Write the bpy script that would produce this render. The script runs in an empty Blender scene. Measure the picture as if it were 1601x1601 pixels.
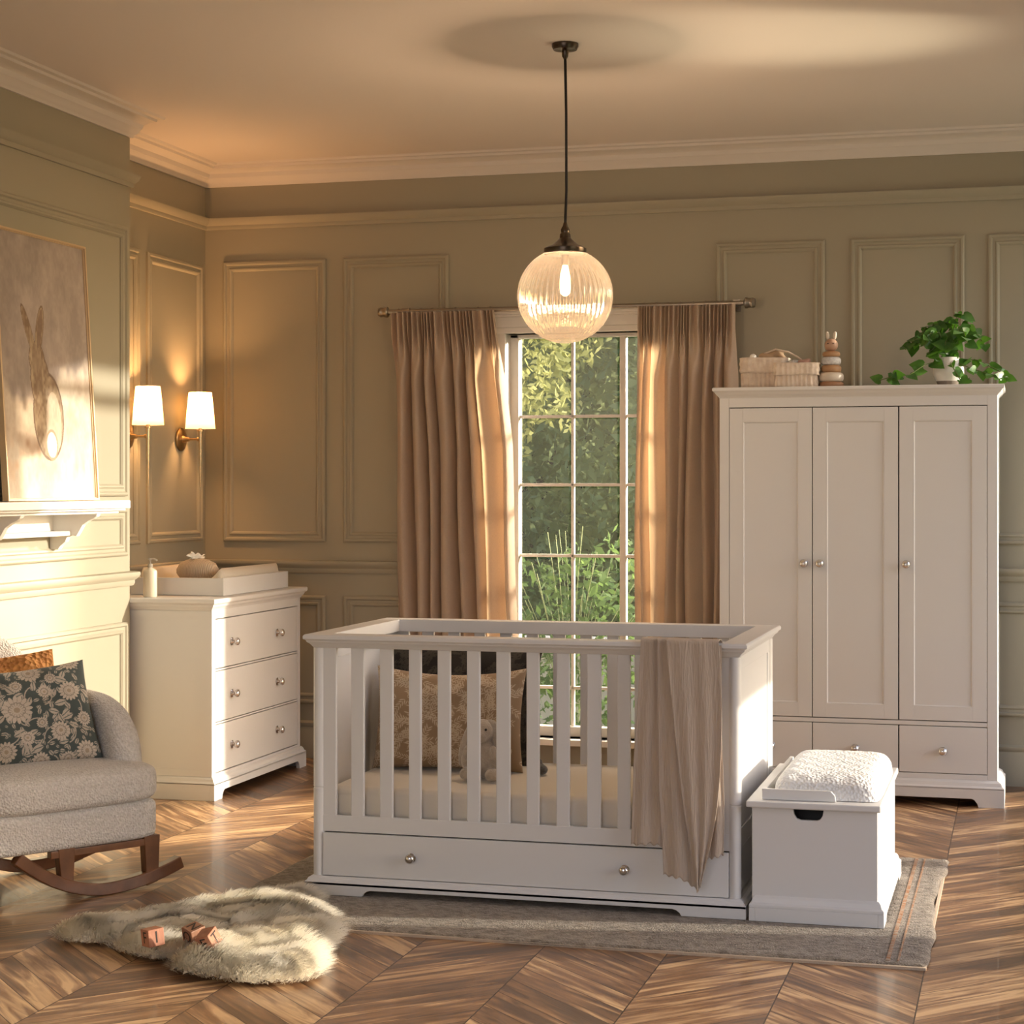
import bpy, bmesh, math, random
import numpy as np
from mathutils import Vector, Matrix
random.seed(7); rng = np.random.default_rng(7)
SC = bpy.context.scene; COL = SC.collection
PI = math.pi; R = math.radians

# ------------------------------------------------------------------ camera
cam = bpy.data.objects.new('camera', bpy.data.cameras.new('camera')); COL.objects.link(cam)
cam.location = (0, 0, 1.44); cam.rotation_euler = (R(90), 0, R(15.2))
cam.data.sensor_width = 36; cam.data.sensor_fit = 'HORIZONTAL'
cam.data.lens = 2943 / 1601 * 36; cam.data.shift_y = -38.5 / 1601
cam.data.clip_end = 200
SC.camera = cam

# ------------------------------------------------------------------ sky, sun, exposure
world = bpy.data.worlds.new('world'); SC.world = world; world.use_nodes = True
wn = world.node_tree.nodes; wl = world.node_tree.links
sky = wn.new('ShaderNodeTexSky'); sky.sky_type = 'NISHITA'; sky.sun_disc = False
sky.sun_elevation = R(14); sky.sun_rotation = R(80); sky.dust_density = 3.0
cb = wn.new('ShaderNodeMix'); cb.data_type = 'RGBA'; cb.blend_type = 'MULTIPLY'; cb.inputs[0].default_value = 1; cb.inputs[7].default_value = (.95, 1.0, 1.27, 1)
wl.new(sky.outputs[0], cb.inputs[6]); wl.new(cb.outputs[2], wn['Background'].inputs[0]); wn['Background'].inputs[1].default_value = 0.39
def aim(o, d): o.rotation_euler = Vector(d).to_track_quat('-Z', 'Y').to_euler()
sun = bpy.data.objects.new('sun', bpy.data.lights.new('sun', 'SUN')); COL.objects.link(sun)
AZ, EL = R(10), R(11.5)
sun.location = (6, 8, 4)
aim(sun, (-math.cos(AZ) * math.cos(EL), -math.sin(AZ) * math.cos(EL), -math.sin(EL)))
sun.data.energy = 5.9; sun.data.color = (1.0, 0.89, 0.74); sun.data.angle = R(0.9)
def area(name, loc, d, sx, sy, power, color, spread=180):
    l = bpy.data.objects.new(name, bpy.data.lights.new(name, 'AREA')); COL.objects.link(l)
    l.data.shape = 'RECTANGLE'; l.data.size = sx; l.data.size_y = sy; l.data.energy = power
    l.data.color = color; l.data.spread = R(spread); l.location = loc; aim(l, d); return l
# fill lights added behind the camera, in the right openings and outside the window
area('rear_fill', (-1.6, -1.35, 1.75), (0, 1, -0.05), 3.6, 2.2, 50, (1.0, 0.92, 0.93))  # added soft fill for the surfaces facing the camera
area('door_ceiling_fill', (0.93, 8.2, 1.35), (-1, 0, 0.55), 2.2, 2.2, 6, (1.0, 0.87, 0.74), 150)  # added fill aimed upward to lift the ceiling and upper walls
area('right_side_fill', (0.93, 4.9, 1.55), (-1, 0, 0), 1.2, 2.4, 3, (1.0, 0.86, 0.7))  # added weak side fill inside the nearer right opening
area('curtain_edge_fill', (-0.35, 12.0, 2.9), (-2.0, -3.2, -1.35), 0.45, 0.45, 210, (1.0, 0.82, 0.60), 70)  # added second sun-like lamp for the curtain edge and floor
pr_l = bpy.data.objects.new('patio_reflection', bpy.data.lights.new('patio_reflection', 'SPOT')); COL.objects.link(pr_l)
pr_l.location = (2.7, 8.3, 0.0); aim(pr_l, (-3.55, -1.05, 3.17)); pr_l.data.energy = 650; pr_l.data.color = (1, .84, .58); pr_l.data.spot_size = R(15); pr_l.data.spot_blend = 1; pr_l.data.shadow_soft_size = .12  # added spot that throws the bright streak onto the ceiling
SC.view_settings.view_transform = 'Standard'; SC.view_settings.look = 'None'
SC.view_settings.gamma = 1; SC.view_settings.use_curve_mapping = False
SC.view_settings.exposure = 0.0
SC.cycles.use_denoising = True
SC.cycles.max_bounces = 10; SC.cycles.diffuse_bounces = 5; SC.cycles.transparent_max_bounces = 12
SC.cycles.caustics_reflective = False; SC.cycles.caustics_refractive = False
SC.cycles.sample_clamp_indirect = 6

# ------------------------------------------------------------------ materials
def mat(name, color=(.8, .8, .8), rough=.5, metal=0., bump=None, sheen=0., coat=0., trans=0., emit=None, var=None):
    m = bpy.data.materials.new(name); m.use_nodes = True
    nt = m.node_tree; n = nt.nodes; l = nt.links; b = n['Principled BSDF']
    b.inputs['Base Color'].default_value = (*color, 1); b.inputs['Roughness'].default_value = rough
    b.inputs['Metallic'].default_value = metal
    if sheen: b.inputs['Sheen Weight'].default_value = sheen
    if coat: b.inputs['Coat Weight'].default_value = coat
    if trans: b.inputs['Transmission Weight'].default_value = trans
    if emit: b.inputs['Emission Color'].default_value = (*emit[0], 1); b.inputs['Emission Strength'].default_value = emit[1]
    tc = n.new('ShaderNodeTexCoord')
    if var:   # (second colour, scale, stretch)
        no = n.new('ShaderNodeTexNoise'); no.inputs['Scale'].default_value = var[1]; no.inputs['Detail'].default_value = 6
        mp = n.new('ShaderNodeMapping'); mp.inputs['Scale'].default_value = var[2] if len(var) > 2 else (1, 1, 1)
        l.new(tc.outputs['Object'], mp.inputs[0]); l.new(mp.outputs[0], no.inputs['Vector'])
        cr = n.new('ShaderNodeValToRGB'); cr.color_ramp.elements[0].position = .38; cr.color_ramp.elements[1].position = .64
        cr.color_ramp.elements[0].color = (*color, 1); cr.color_ramp.elements[1].color = (*var[0], 1)
        l.new(no.outputs[0], cr.inputs[0]); l.new(cr.outputs[0], b.inputs['Base Color'])
    if bump:  # (kind, scale, strength, distance)
        if bump[0] == 'voronoi':
            t = n.new('ShaderNodeTexVoronoi'); t.inputs['Scale'].default_value = bump[1]; o = t.outputs['Distance']
        elif bump[0] == 'crinkle':
            t = n.new('ShaderNodeTexNoise'); t.inputs['Scale'].default_value = bump[1]; t.inputs['Detail'].default_value = 3; t.inputs['Distortion'].default_value = .6; o = t.outputs[0]
        elif bump[0] == 'wave':
            t = n.new('ShaderNodeTexWave'); t.inputs['Scale'].default_value = bump[1]; t.inputs['Distortion'].default_value = .8
            t.inputs['Detail'].default_value = 3; t.inputs['Detail Scale'].default_value = 2; o = t.outputs['Fac']
        else:
            t = n.new('ShaderNodeTexNoise'); t.inputs['Scale'].default_value = bump[1]; t.inputs['Detail'].default_value = 4; o = t.outputs[0]
        if bump[0] == 'crinkle':
            mp2 = n.new('ShaderNodeMapping'); mp2.inputs['Scale'].default_value = (1, 1, .09); l.new(tc.outputs['Object'], mp2.inputs[0]); l.new(mp2.outputs[0], t.inputs['Vector'])
        else: l.new(tc.outputs['Object'], t.inputs['Vector'])
        bp = n.new('ShaderNodeBump'); bp.inputs['Strength'].default_value = bump[2]; bp.inputs['Distance'].default_value = bump[3]
        l.new(o, bp.inputs['Height']); l.new(bp.outputs[0], b.inputs['Normal'])
    return m
def cloth(name, color, trans_color, tw, scale=260, var=None, wave=None):
    m = mat(name, color, .9, bump=wave or ('noise', scale, .5, .002), sheen=.15, var=var)
    nt = m.node_tree; n = nt.nodes; l = nt.links
    tr = n.new('ShaderNodeBsdfTranslucent'); tr.inputs[0].default_value = (*trans_color, 1)
    mx = n.new('ShaderNodeMixShader'); mx.inputs[0].default_value = tw
    l.new(n['Principled BSDF'].outputs[0], mx.inputs[1]); l.new(tr.outputs[0], mx.inputs[2])
    l.new(mx.outputs[0], n['Material Output'].inputs[0]); return m
def glassy(name, tint, rough=.02, refl=.5, diff=0., dcol=(1, .9, .75)):
    m = bpy.data.materials.new(name); m.use_nodes = True; nt = m.node_tree; n = nt.nodes; l = nt.links
    n.remove(n['Principled BSDF'])
    tr = n.new('ShaderNodeBsdfTransparent'); tr.inputs[0].default_value = (*tint, 1)
    gl = n.new('ShaderNodeBsdfGlossy'); gl.inputs['Roughness'].default_value = rough
    lw = n.new('ShaderNodeLayerWeight'); lw.inputs[0].default_value = refl
    mu = n.new('ShaderNodeMath'); mu.operation = 'MULTIPLY'; mu.inputs[1].default_value = .75
    l.new(lw.outputs['Fresnel'], mu.inputs[0])
    mx = n.new('ShaderNodeMixShader'); l.new(mu.outputs[0], mx.inputs[0]); l.new(tr.outputs[0], mx.inputs[1]); l.new(gl.outputs[0], mx.inputs[2])
    out = mx
    if diff:
        tl = n.new('ShaderNodeBsdfTranslucent'); tl.inputs[0].default_value = (*dcol, 1)
        m2 = n.new('ShaderNodeMixShader'); m2.inputs[0].default_value = diff
        l.new(mx.outputs[0], m2.inputs[1]); l.new(tl.outputs[0], m2.inputs[2]); out = m2
    l.new(out.outputs[0], n['Material Output'].inputs[0]); return m

WALL = mat('sage_wall_paint', (.375, .342, .258), .62, bump=('noise', 60, .05, .002))
CEIL = mat('ceiling_paint', (.78, .71, .66), .8, bump=('noise', 40, .05, .002))
TRIMW = mat('white_trim_paint', (.82, .79, .74), .45)
CORN = mat('cornice_plaster', (.74, .68, .62), .6)
WHITE = mat('white_lacquer', (.72, .71, .70), .38)
DARKGAP = mat('dark_gap_backing', (.06, .055, .05), .8)  # dark colour standing for the shade behind gaps and cut-outs
CHROME = mat('polished_nickel', (.62, .58, .54), .16, 1.0)
BRASS = mat('antique_brass', (.42, .28, .14), .28, 1.0)
STEEL = mat('brushed_nickel', (.36, .32, .27), .3, 1.0)
BRONZE = mat('dark_bronze', (.10, .075, .055), .28, 1.0)
BLACKC = mat('black_cord', (.012, .01, .009), .6)
BOUCLE = mat('grey_boucle', (.66, .63, .60), .95, bump=('voronoi', 130, .9, .006), sheen=.3, var=((.54, .51, .48), 90))
WOOD = mat('walnut', (.105, .036, .013), .32, var=((.17, .065, .025), 14, (1, 6, 1)), coat=.3)
BLOCKW = mat('red_wood', (.34, .13, .07), .5, var=((.42, .18, .10), 30, (1, 5, 1)))
BLOCKWD = mat('brown_wood', (.22, .10, .055), .5, var=((.29, .14, .08), 30, (1, 5, 1)))
INK = mat('dark_ink', (.02, .014, .01), .7)
LINEN = cloth('linen_curtain', (.60, .48, .385), (.70, .50, .32), .24, 420, var=((.50, .395, .31), 160, (8, 8, .6)))
SHEET = mat('cream_sheet', (.72, .67, .58), .9, bump=('noise', 25, .25, .006), sheen=.2)
MUSLIN = cloth('taupe_muslin', (.58, .48, .39), (.5, .4, .3), .12, 200, wave=('crinkle', 130, .9, .006))
TERRY = mat('white_quilting', (.82, .81, .80), .95, bump=('voronoi', 95, .9, .006), sheen=.3)
MATW = mat('cream_vinyl', (.66, .60, .51), .6, bump=('noise', 30, .1, .003))
PLUSH = mat('beige_plush', (.54, .47, .38), 1.0, bump=('noise', 160, .9, .006), sheen=.6, var=((.46, .39, .31), 40))
POTW = mat('white_ceramic', (.78, .75, .70), .35)
POTD = mat('grey_stoneware', (.22, .18, .15), .8)
LEAF = cloth('green_leaf', (.025, .095, .012), (.10, .28, .015), .3, 30, var=((.085, .22, .025), 14))
LEAF.node_tree.nodes['Principled BSDF'].inputs['Roughness'].default_value = .35
STEM = mat('green_stem', (.12, .17, .04), .6)
KNIT = mat('cream_cotton_basket', (.80, .69, .58), .95, bump=('noise', 90, .5, .004), var=((.70, .58, .48), 30))
PAPER = mat('white_tissue', (.85, .83, .78), .9)
GLASS = glassy('window_glass', (.97, .98, .97), .0, .12, .0055, (1, .97, .88))  # slight milky scatter added to give the garden view its haze
GLASS2 = glassy('garden_door_glass', (.97, .98, .97), .0, .12)
KNOBG = mat('glass_knob', (.75, .72, .70), .08, .85)

# ------------------------------------------------------------------ helpers
OFF = {}
def mesh_obj(name, bm, m, parent=None, smooth=None, bevel=0, seg=2, loc=None):
    bmesh.ops.recalc_face_normals(bm, faces=bm.faces)
    me = bpy.data.meshes.new(name); off = Vector((0, 0, 0))
    if parent is not None: off = OFF.get(parent.name, Vector((0, 0, 0)))
    elif loc is not None: off = Vector(loc)
    if off.length: bmesh.ops.translate(bm, verts=bm.verts, vec=-off)
    bm.to_mesh(me); bm.free()
    for mm in (m if isinstance(m, (list, tuple)) else [m]): me.materials.append(mm)
    o = bpy.data.objects.new(name, me); COL.objects.link(o)
    if parent is not None: o.parent = parent
    else: o.location = off
    OFF[o.name] = off.copy()
    if bevel:
        b = o.modifiers.new('bevel', 'BEVEL'); b.width = bevel; b.segments = seg; b.limit_method = 'ANGLE'; b.angle_limit = R(35)
    if smooth: me.shade_smooth() if smooth is True else sm_angle(me, smooth)
    return o
def sm_angle(me, deg):
    me.shade_smooth(); me.set_sharp_from_angle(angle=R(deg))
def tag(o, label, cat, group=None, kind=None):
    if label: o['label'] = label
    if cat: o['category'] = cat
    if group: o['group'] = group
    if kind: o['kind'] = kind
    return o
def thing(name, label, cat, loc, group=None):
    o = bpy.data.objects.new(name, None); COL.objects.link(o); o.location = loc; o.empty_display_size = .1
    OFF[o.name] = Vector(loc); return tag(o, label, cat, group)
def struct(o): o['kind'] = 'structure'; return o
def copy_tree(o, loc=None, parent=None):
    c = o.copy(); COL.objects.link(c); OFF[c.name] = OFF.get(o.name, Vector())
    if parent is not None: c.parent = parent
    if loc is not None: c.location = loc
    for ch in list(o.children): copy_tree(ch, None, c)
    return c
def box(bm, x0, x1, y0, y1, z0, z1):
    v = [bm.verts.new((x, y, z)) for x in (x0, x1) for y in (y0, y1) for z in (z0, z1)]
    for f in ((0, 1, 3, 2), (4, 6, 7, 5), (0, 4, 5, 1), (2, 3, 7, 6), (0, 2, 6, 4), (1, 5, 7, 3)): bm.faces.new([v[i] for i in f])
    return v
def B(*bxs):
    bm = bmesh.new()
    for b in bxs: box(bm, *b)
    return bm
def sweep(bm, path, prof, closed, f):
    """mitred moulding: path in a plane, profile (sideways to the right of travel, height), f maps (u, v, w) to space"""
    n = len(path); P = [Vector(p) for p in path]; rings = []
    for i in range(n):
        d1 = (P[i] - P[i - 1]).normalized() if (closed or i > 0) else None
        d2 = (P[(i + 1) % n] - P[i]).normalized() if (closed or i < n - 1) else None
        d1 = d1 or d2; d2 = d2 or d1
        n1 = Vector((d1.y, -d1.x)); n2 = Vector((d2.y, -d2.x)); mt = (n1 + n2) / max(.2, 1 + n1.dot(n2))
        rings.append([bm.verts.new(f(P[i].x + o * mt.x, P[i].y + o * mt.y, w)) for o, w in prof])
    k = len(prof)
    for i in range(n if closed else n - 1):
        a, b = rings[i], rings[(i + 1) % n]
        for j in range(k): bm.faces.new((a[j], a[(j + 1) % k], b[(j + 1) % k], b[j]))
    if not closed: bm.faces.new(rings[0]); bm.faces.new(rings[-1][::-1])
def lathe(bm, prof, c, axis='Z', seg=32, ribs=0, amp=0, squash=(1, 1)):
    rings = []
    for r, h in prof:
        ring = []
        for i in range(seg):
            a = 2 * PI * i / seg; rr = r * (1 + amp * math.cos(ribs * a)) if ribs else r
            x, y = rr * math.cos(a) * squash[0], rr * math.sin(a) * squash[1]
            p = {'Z': (x, y, h), 'Y': (x, -h, y), 'X': (h, x, y)}[axis]
            ring.append(bm.verts.new((p[0] + c[0], p[1] + c[1], p[2] + c[2])))
        rings.append(ring)
    for a, b in zip(rings, rings[1:]):
        for i in range(seg): bm.faces.new((a[i], a[(i + 1) % seg], b[(i + 1) % seg], b[i]))
    bm.faces.new(rings[0][::-1]); bm.faces.new(rings[-1])
def tube(bm, pts, r, seg=8, cap=True):
    pts = [Vector(p) for p in pts]; rings = []; up = Vector((0, 0, 1))
    for i, p in enumerate(pts):
        d = (pts[min(i + 1, len(pts) - 1)] - pts[max(i - 1, 0)]).normalized()
        u = d.cross(up) if abs(d.z) < .95 else d.cross(Vector((1, 0, 0))); u.normalize(); v = d.cross(u).normalized()
        rr = r[i] if isinstance(r, (list, tuple)) else r
        rings.append([bm.verts.new(p + (u * math.cos(2 * PI * k / seg) + v * math.sin(2 * PI * k / seg)) * rr) for k in range(seg)])
    for a, b in zip(rings, rings[1:]):
        for k in range(seg): bm.faces.new((a[k], a[(k + 1) % seg], b[(k + 1) % seg], b[k]))
    if cap: bm.faces.new(rings[0][::-1]); bm.faces.new(rings[-1])
def prism(bm, poly, f, d):
    """extrude a flat polygon [(u, v)] by d along w, f maps (u, v, w)"""
    a = [bm.verts.new(f(u, v, 0)) for u, v in poly]; b = [bm.verts.new(f(u, v, d)) for u, v in poly]
    k = len(poly); bm.faces.new(a); bm.faces.new(b[::-1])
    for i in range(k): bm.faces.new((a[i], b[i], b[(i + 1) % k], a[(i + 1) % k]))
def grid_mesh(name, X, Y, Z, m, parent=None, cols=None, smooth=True, wrap=False):
    """numpy grids (rows, cols) -> mesh with optional per-vertex surface colours"""
    r, c = X.shape; co = np.stack([X, Y, Z], -1).reshape(-1, 3)
    off = OFF.get(parent.name, Vector()) if parent is not None else Vector()
    co = co - np.array(off)
    i = np.arange(r - 1)[:, None] * c + np.arange(c - 1)[None, :]
    F = np.stack([i, i + 1, i + c + 1, i + c], -1).reshape(-1, 4)
    me = bpy.data.meshes.new(name); me.from_pydata(co.tolist(), [], F.tolist()); me.materials.append(m)
    if cols is not None:
        at = me.color_attributes.new('pattern', 'FLOAT_COLOR', 'POINT')
        cc = np.ones((r * c, 4), np.float32); cc[:, :3] = cols.reshape(-1, 3); at.data.foreach_set('color', cc.ravel())
    if smooth: me.shade_smooth()
    o = bpy.data.objects.new(name, me); COL.objects.link(o)
    if parent is not None: o.parent = parent
    OFF[o.name] = off; return o
def pattern_mat(name, rough=.85, bump=('noise', 300, .4, .002), sheen=.1):
    m = mat(name, (.5, .5, .5), rough, bump=bump, sheen=sheen); n = m.node_tree.nodes
    a = n.new('ShaderNodeVertexColor'); a.layer_name = 'pattern'
    m.node_tree.links.new(a.outputs[0], n['Principled BSDF'].inputs['Base Color']); return m

# ================================================================== THE ROOM
XL, XC, XR, YB, YF, ZC = -4.275, -4.0, 1.0, 9.4, -1.5, 3.17     # alcove wall, chimney face, right wall, back, front, ceiling
CY = 7.96                                                        # chimney breast corner
# floor : chevron parquet
fm = bpy.data.materials.new('chevron_oak'); fm.use_nodes = True
nt = fm.node_tree; n = nt.nodes; L = nt.links; bs = n['Principled BSDF']
def mth(op, a, b=None, c=None):
    x = n.new('ShaderNodeMath'); x.operation = op
    for i, v in enumerate((a, b, c)):
        if v is None: continue
        if isinstance(v, (int, float)): x.inputs[i].default_value = v
        else: L.new(v, x.inputs[i])
    return x.outputs[0]
geo = n.new('ShaderNodeNewGeometry'); sp = n.new('ShaderNodeSeparateXYZ'); L.new(geo.outputs['Position'], sp.inputs[0])
W = .388; PW = .14
u = mth('DIVIDE', mth('ADD', sp.outputs[0], .287), W); colm = mth('FLOOR', u); fr = mth('SUBTRACT', u, colm)
par = mth('ABSOLUTE', mth('MODULO', colm, 2)); sg = mth('SUBTRACT', mth('MULTIPLY', par, 2), 1)
t = mth('ADD', sp.outputs[1], mth('MULTIPLY', mth('MULTIPLY', fr, W), sg))
tp = mth('DIVIDE', t, PW); idx = mth('FLOOR', tp); ft = mth('SUBTRACT', tp, idx)
cmb = n.new('ShaderNodeCombineXYZ'); L.new(colm, cmb.inputs[0]); L.new(idx, cmb.inputs[1])
wnz = n.new('ShaderNodeTexWhiteNoise'); wnz.noise_dimensions = '3D'; L.new(cmb.outputs[0], wnz.inputs['Vector'])
al = mth('SUBTRACT', sp.outputs[0], mth('MULTIPLY', sg, sp.outputs[1]))        # along the plank
gc = n.new('ShaderNodeCombineXYZ'); L.new(mth('MULTIPLY', al, 1.1), gc.inputs[0]); L.new(mth('MULTIPLY', t, 11.0), gc.inputs[1])
L.new(mth('ADD', mth('MULTIPLY', colm, 3.7), mth('MULTIPLY', idx, 1.3)), gc.inputs[2])
gn = n.new('ShaderNodeTexNoise'); gn.inputs['Scale'].default_value = 1.6; gn.inputs['Detail'].default_value = 8; gn.inputs['Distortion'].default_value = 1.1
L.new(gc.outputs[0], gn.inputs['Vector'])
cr = n.new('ShaderNodeValToRGB'); e = cr.color_ramp.elements
e[0].position = .32; e[0].color = (.10, .055, .030, 1); e[1].position = .70; e[1].color = (.60, .39, .21, 1)
e2 = cr.color_ramp.elements.new(.52); e2.color = (.25, .132, .066, 1)
L.new(mth('ADD', mth('MULTIPLY', wnz.outputs['Value'], .22), mth('SUBTRACT', gn.outputs[0], .11)), cr.inputs[0])
gp1 = mth('LESS_THAN', ft, .028); gp2 = mth('LESS_THAN', fr, .010); gap = mth('MAXIMUM', gp1, gp2)
mxc = n.new('ShaderNodeMix'); mxc.data_type = 'RGBA'; L.new(gap, mxc.inputs[0]); L.new(cr.outputs[0], mxc.inputs[6]); mxc.inputs[7].default_value = (.03, .014, .007, 1)
L.new(mxc.outputs[2], bs.inputs['Base Color'])
L.new(mth('ADD', mth('MULTIPLY', gn.outputs[0], .25), .22), bs.inputs['Roughness']); bs.inputs['Coat Weight'].default_value = .12
bp = n.new('ShaderNodeBump'); bp.inputs['Strength'].default_value = .25; bp.inputs['Distance'].default_value = .003
L.new(mth('SUBTRACT', gn.outputs[0], gap), bp.inputs['Height']); L.new(bp.outputs[0], bs.inputs['Normal'])
struct(mesh_obj('floor', B((XL - .2, XR + .2, YF - .2, YB + .3, -.1, 0)), fm))
struct(mesh_obj('ceiling', B((XL - .2, XR + .2, YF - .2, YB + .3, ZC, ZC + .1)), CEIL))
# window opening in the back wall
WX0, WX1, WZ0, WZ1 = -2.585, -1.56, .15, 2.235
struct(mesh_obj('wall_back', B((XL - .2, WX0, YB, YB + .2, 0, ZC), (WX1, XR + .2, YB, YB + .2, 0, ZC),
    (WX0, WX1, YB, YB + .2, 0, WZ0), (WX0, WX1, YB, YB + .2, WZ1, ZC)), WALL))
struct(mesh_obj('wall_left', B((XL - .2, XL, CY, YB, 0, ZC)), WALL)); struct(mesh_obj('wall_chimney', B((XL - .2, XC, YF, CY, 0, ZC)), WALL))
def wall_x(openings, x0, x1, ya, yb):
    bm = bmesh.new(); y = ya
    for a, b, z0, z1 in openings:
        box(bm, x0, x1, y, a, 0, ZC)
        if z0 > 0: box(bm, x0, x1, a, b, 0, z0)
        box(bm, x0, x1, a, b, z1, ZC); y = b
    box(bm, x0, x1, y, yb, 0, ZC); return bm
RO = [(4.3, 6.03, .1, 2.9), (6.3, 7.5, .1, 1.15), (7.55, 9.33, .1, 3.045)]  # unseen openings, widths and heights set to shape the sun patches
struct(mesh_obj('wall_right', wall_x(RO, XR, XR + .12, YF, YB), WALL))
bm = B((XL - .2, -3.5, YF - .2, YF, 0, ZC), (.3, XR + .2, YF - .2, YF, 0, ZC), (-3.5, .3, YF - .2, YF, 0, .6), (-3.5, .3, YF - .2, YF, 2.9, ZC))
struct(mesh_obj('wall_front', bm, WALL))
def window_thing(name, bars, panes, mt=TRIMW, gl=None):
    w = mesh_obj(name, B(*bars), mt, bevel=.003); struct(w)
    mesh_obj('pane', B(*panes), gl or GLASS2, w); return w
# window_1 : the curtained window, four rows of panes
bars = [(WX0, WX0 + .045, YB + .08, YB + .15, WZ0, WZ1), (WX1 - .045, WX1, YB + .08, YB + .15, WZ0, WZ1),
        (WX0, WX1, YB + .08, YB + .15, WZ0, WZ0 + .05), (WX0, WX1, YB + .08, YB + .15, WZ1 - .018, WZ1),
        (-2.005, -1.972, YB + .09, YB + .14, WZ0, WZ1), (-2.264, -2.248, YB + .10, YB + .13, WZ0, WZ1)]
for z in (1.808, 1.453, 1.085, .717, .40): bars.append((WX0 + .04, WX1 - .04, YB + .10, YB + .13, z - .008, z + .008))
window_thing('window_1', bars, [(WX0 + .04, WX1 - .04, YB + .112, YB + .116, WZ0 + .03, WZ1)], gl=GLASS)
bars = []
for a, b, z0, z1 in RO: bars += [(XR + .04, XR + .08, a, a + .03, z0, z1), (XR + .04, XR + .08, b - .03, b, z0, z1), (XR + .04, XR + .08, a, b, z1 - .03, z1), (XR + .04, XR + .08, a, b, z0, z0 + .04)]
window_thing('window_2', bars, [(XR + .058, XR + .062, a, b, z0, z1) for a, b, z0, z1 in RO])
window_thing('window_3', [(-3.5, .3, YF - .1, YF - .05, .6, .66), (-3.5, .3, YF - .1, YF - .05, 2.84, 2.9), (-1.65, -1.58, YF - .1, YF - .05, .6, 2.9)], [(-3.5, .3, YF - .08, YF - .075, .62, 2.88)])  # unseen window added to go with the fill behind the camera
# trims
TN = [0]
def trim(bm, m, smooth=None):
    TN[0] += 1; return struct(mesh_obj('trim_%d' % TN[0], bm, m, smooth=smooth))
flat = lambda u, v, w: (u, v, w)
# inside outline of the room walked so that the room lies on the right-hand side
ROOM = [(XC, YF), (XC, CY), (XL, CY), (XL, YB), (XR, YB), (XR, YF)]
def runs(prof, m, left=None):
    bm = bmesh.new(); sweep(bm, ROOM, prof, False, flat); return trim(bm, m, 40)
CORNP = [(0, 3.06), (.012, 3.06), (.016, 3.075), (.03, 3.085), (.036, 3.10), (.042, 3.104), (.048, 3.125), (.075, 3.142), (.092, 3.146), (.095, 3.158), (.118, 3.160), (.125, 3.17), (0, 3.17)]
runs(CORNP, CORN)
runs([(0, 2.83), (.012, 2.83), (.016, 2.838), (.016, 2.85), (.03, 2.862), (.036, 2.876), (.04, 2.884), (.04, 2.890), (0, 2.890)], WALL)
# chair rail and skirting are broken at the window
def runz(prof, m):
    for path in ([(XC, YF), (XC, CY), (XL, CY), (XL, YB), (WX0 - .09, YB)], [(WX1 + .09, YB), (XR, YB), (XR, 9.33)]):
        bm = bmesh.new(); sweep(bm, path, prof, False, flat); trim(bm, m, 40)
runz([(0, .985), (.012, .985), (.018, .997), (.018, 1.010), (.032, 1.024), (.038, 1.036), (.036, 1.048), (.02, 1.052), (0, 1.052)], WALL)
def base_run(name, path):
    bm = bmesh.new(); sweep(bm, path, [(0, 0), (.02, 0), (.02, .15), (.014, .165), (.022, .175), (.022, .188), (.006, .198), (0, .198)], False, flat)
    struct(mesh_obj(name, bm, WALL, smooth=40))
base_run('baseboard_left', [(XC, YF), (XC, CY), (XL, CY), (XL, YB)])
base_run('baseboard_back', [(XL + .022, YB), (WX0 - .09, YB)]); base_run('baseboard_back', [(WX1 + .09, YB), (XR, YB)])
PP = [(0, 0), (0, .012), (.007, .018), (.016, .018), (.022, .009), (.034, .009), (.040, .015), (.047, .013), (.055, .004), (.055, 0)]
def panel(wall, a0, a1, z0, z1):
    bm = bmesh.new()
    f = (lambda u, v, w: (u, YB - w, v)) if wall == 'back' else ((lambda u, v, w: (XL + w, u, v)) if wall == 'alcove' else (lambda u, v, w: (XC + w, u, v)))
    pth = [(a0, z0), (a0, z1), (a1, z1), (a1, z0)]
    sweep(bm, pth, PP, True, f); trim(bm, WALL, 30)
for a0, a1 in ((-4.165, -3.578), (-3.477, -2.895)): panel('back', a0, a1, 1.15, 2.655)
for a0, a1 in ((-1.49, -.948), (-.822, -.276), (-.165, .42), (.53, .95)): panel('back', a0, a1, 1.165, 2.665)
for a0, a1 in ((-4.165, -3.578), (-3.477, -2.895)): panel('back', a0, a1, .29, .865)
for a0, a1 in ((-1.49, -.948), (-.822, -.276), (-.165, .42), (.53, .95)): panel('back', a0, a1, .335, .885)
for a0, a1 in ((8.05, 8.60), (8.685, 9.343)): panel('alcove', a0, a1, 1.155, 2.63); panel('alcove', a0, a1, .29, .865)
panel('chimney', 6.05, 7.916, 1.40, 2.64); panel('chimney', 6.05, 7.916, 1.125, 1.345); panel('chimney', 6.05, 7.916, .27, .82)
for q in (3.4, 5.0): panel('chimney', q - 1.0, q + .45, 1.125, 2.64)
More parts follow.
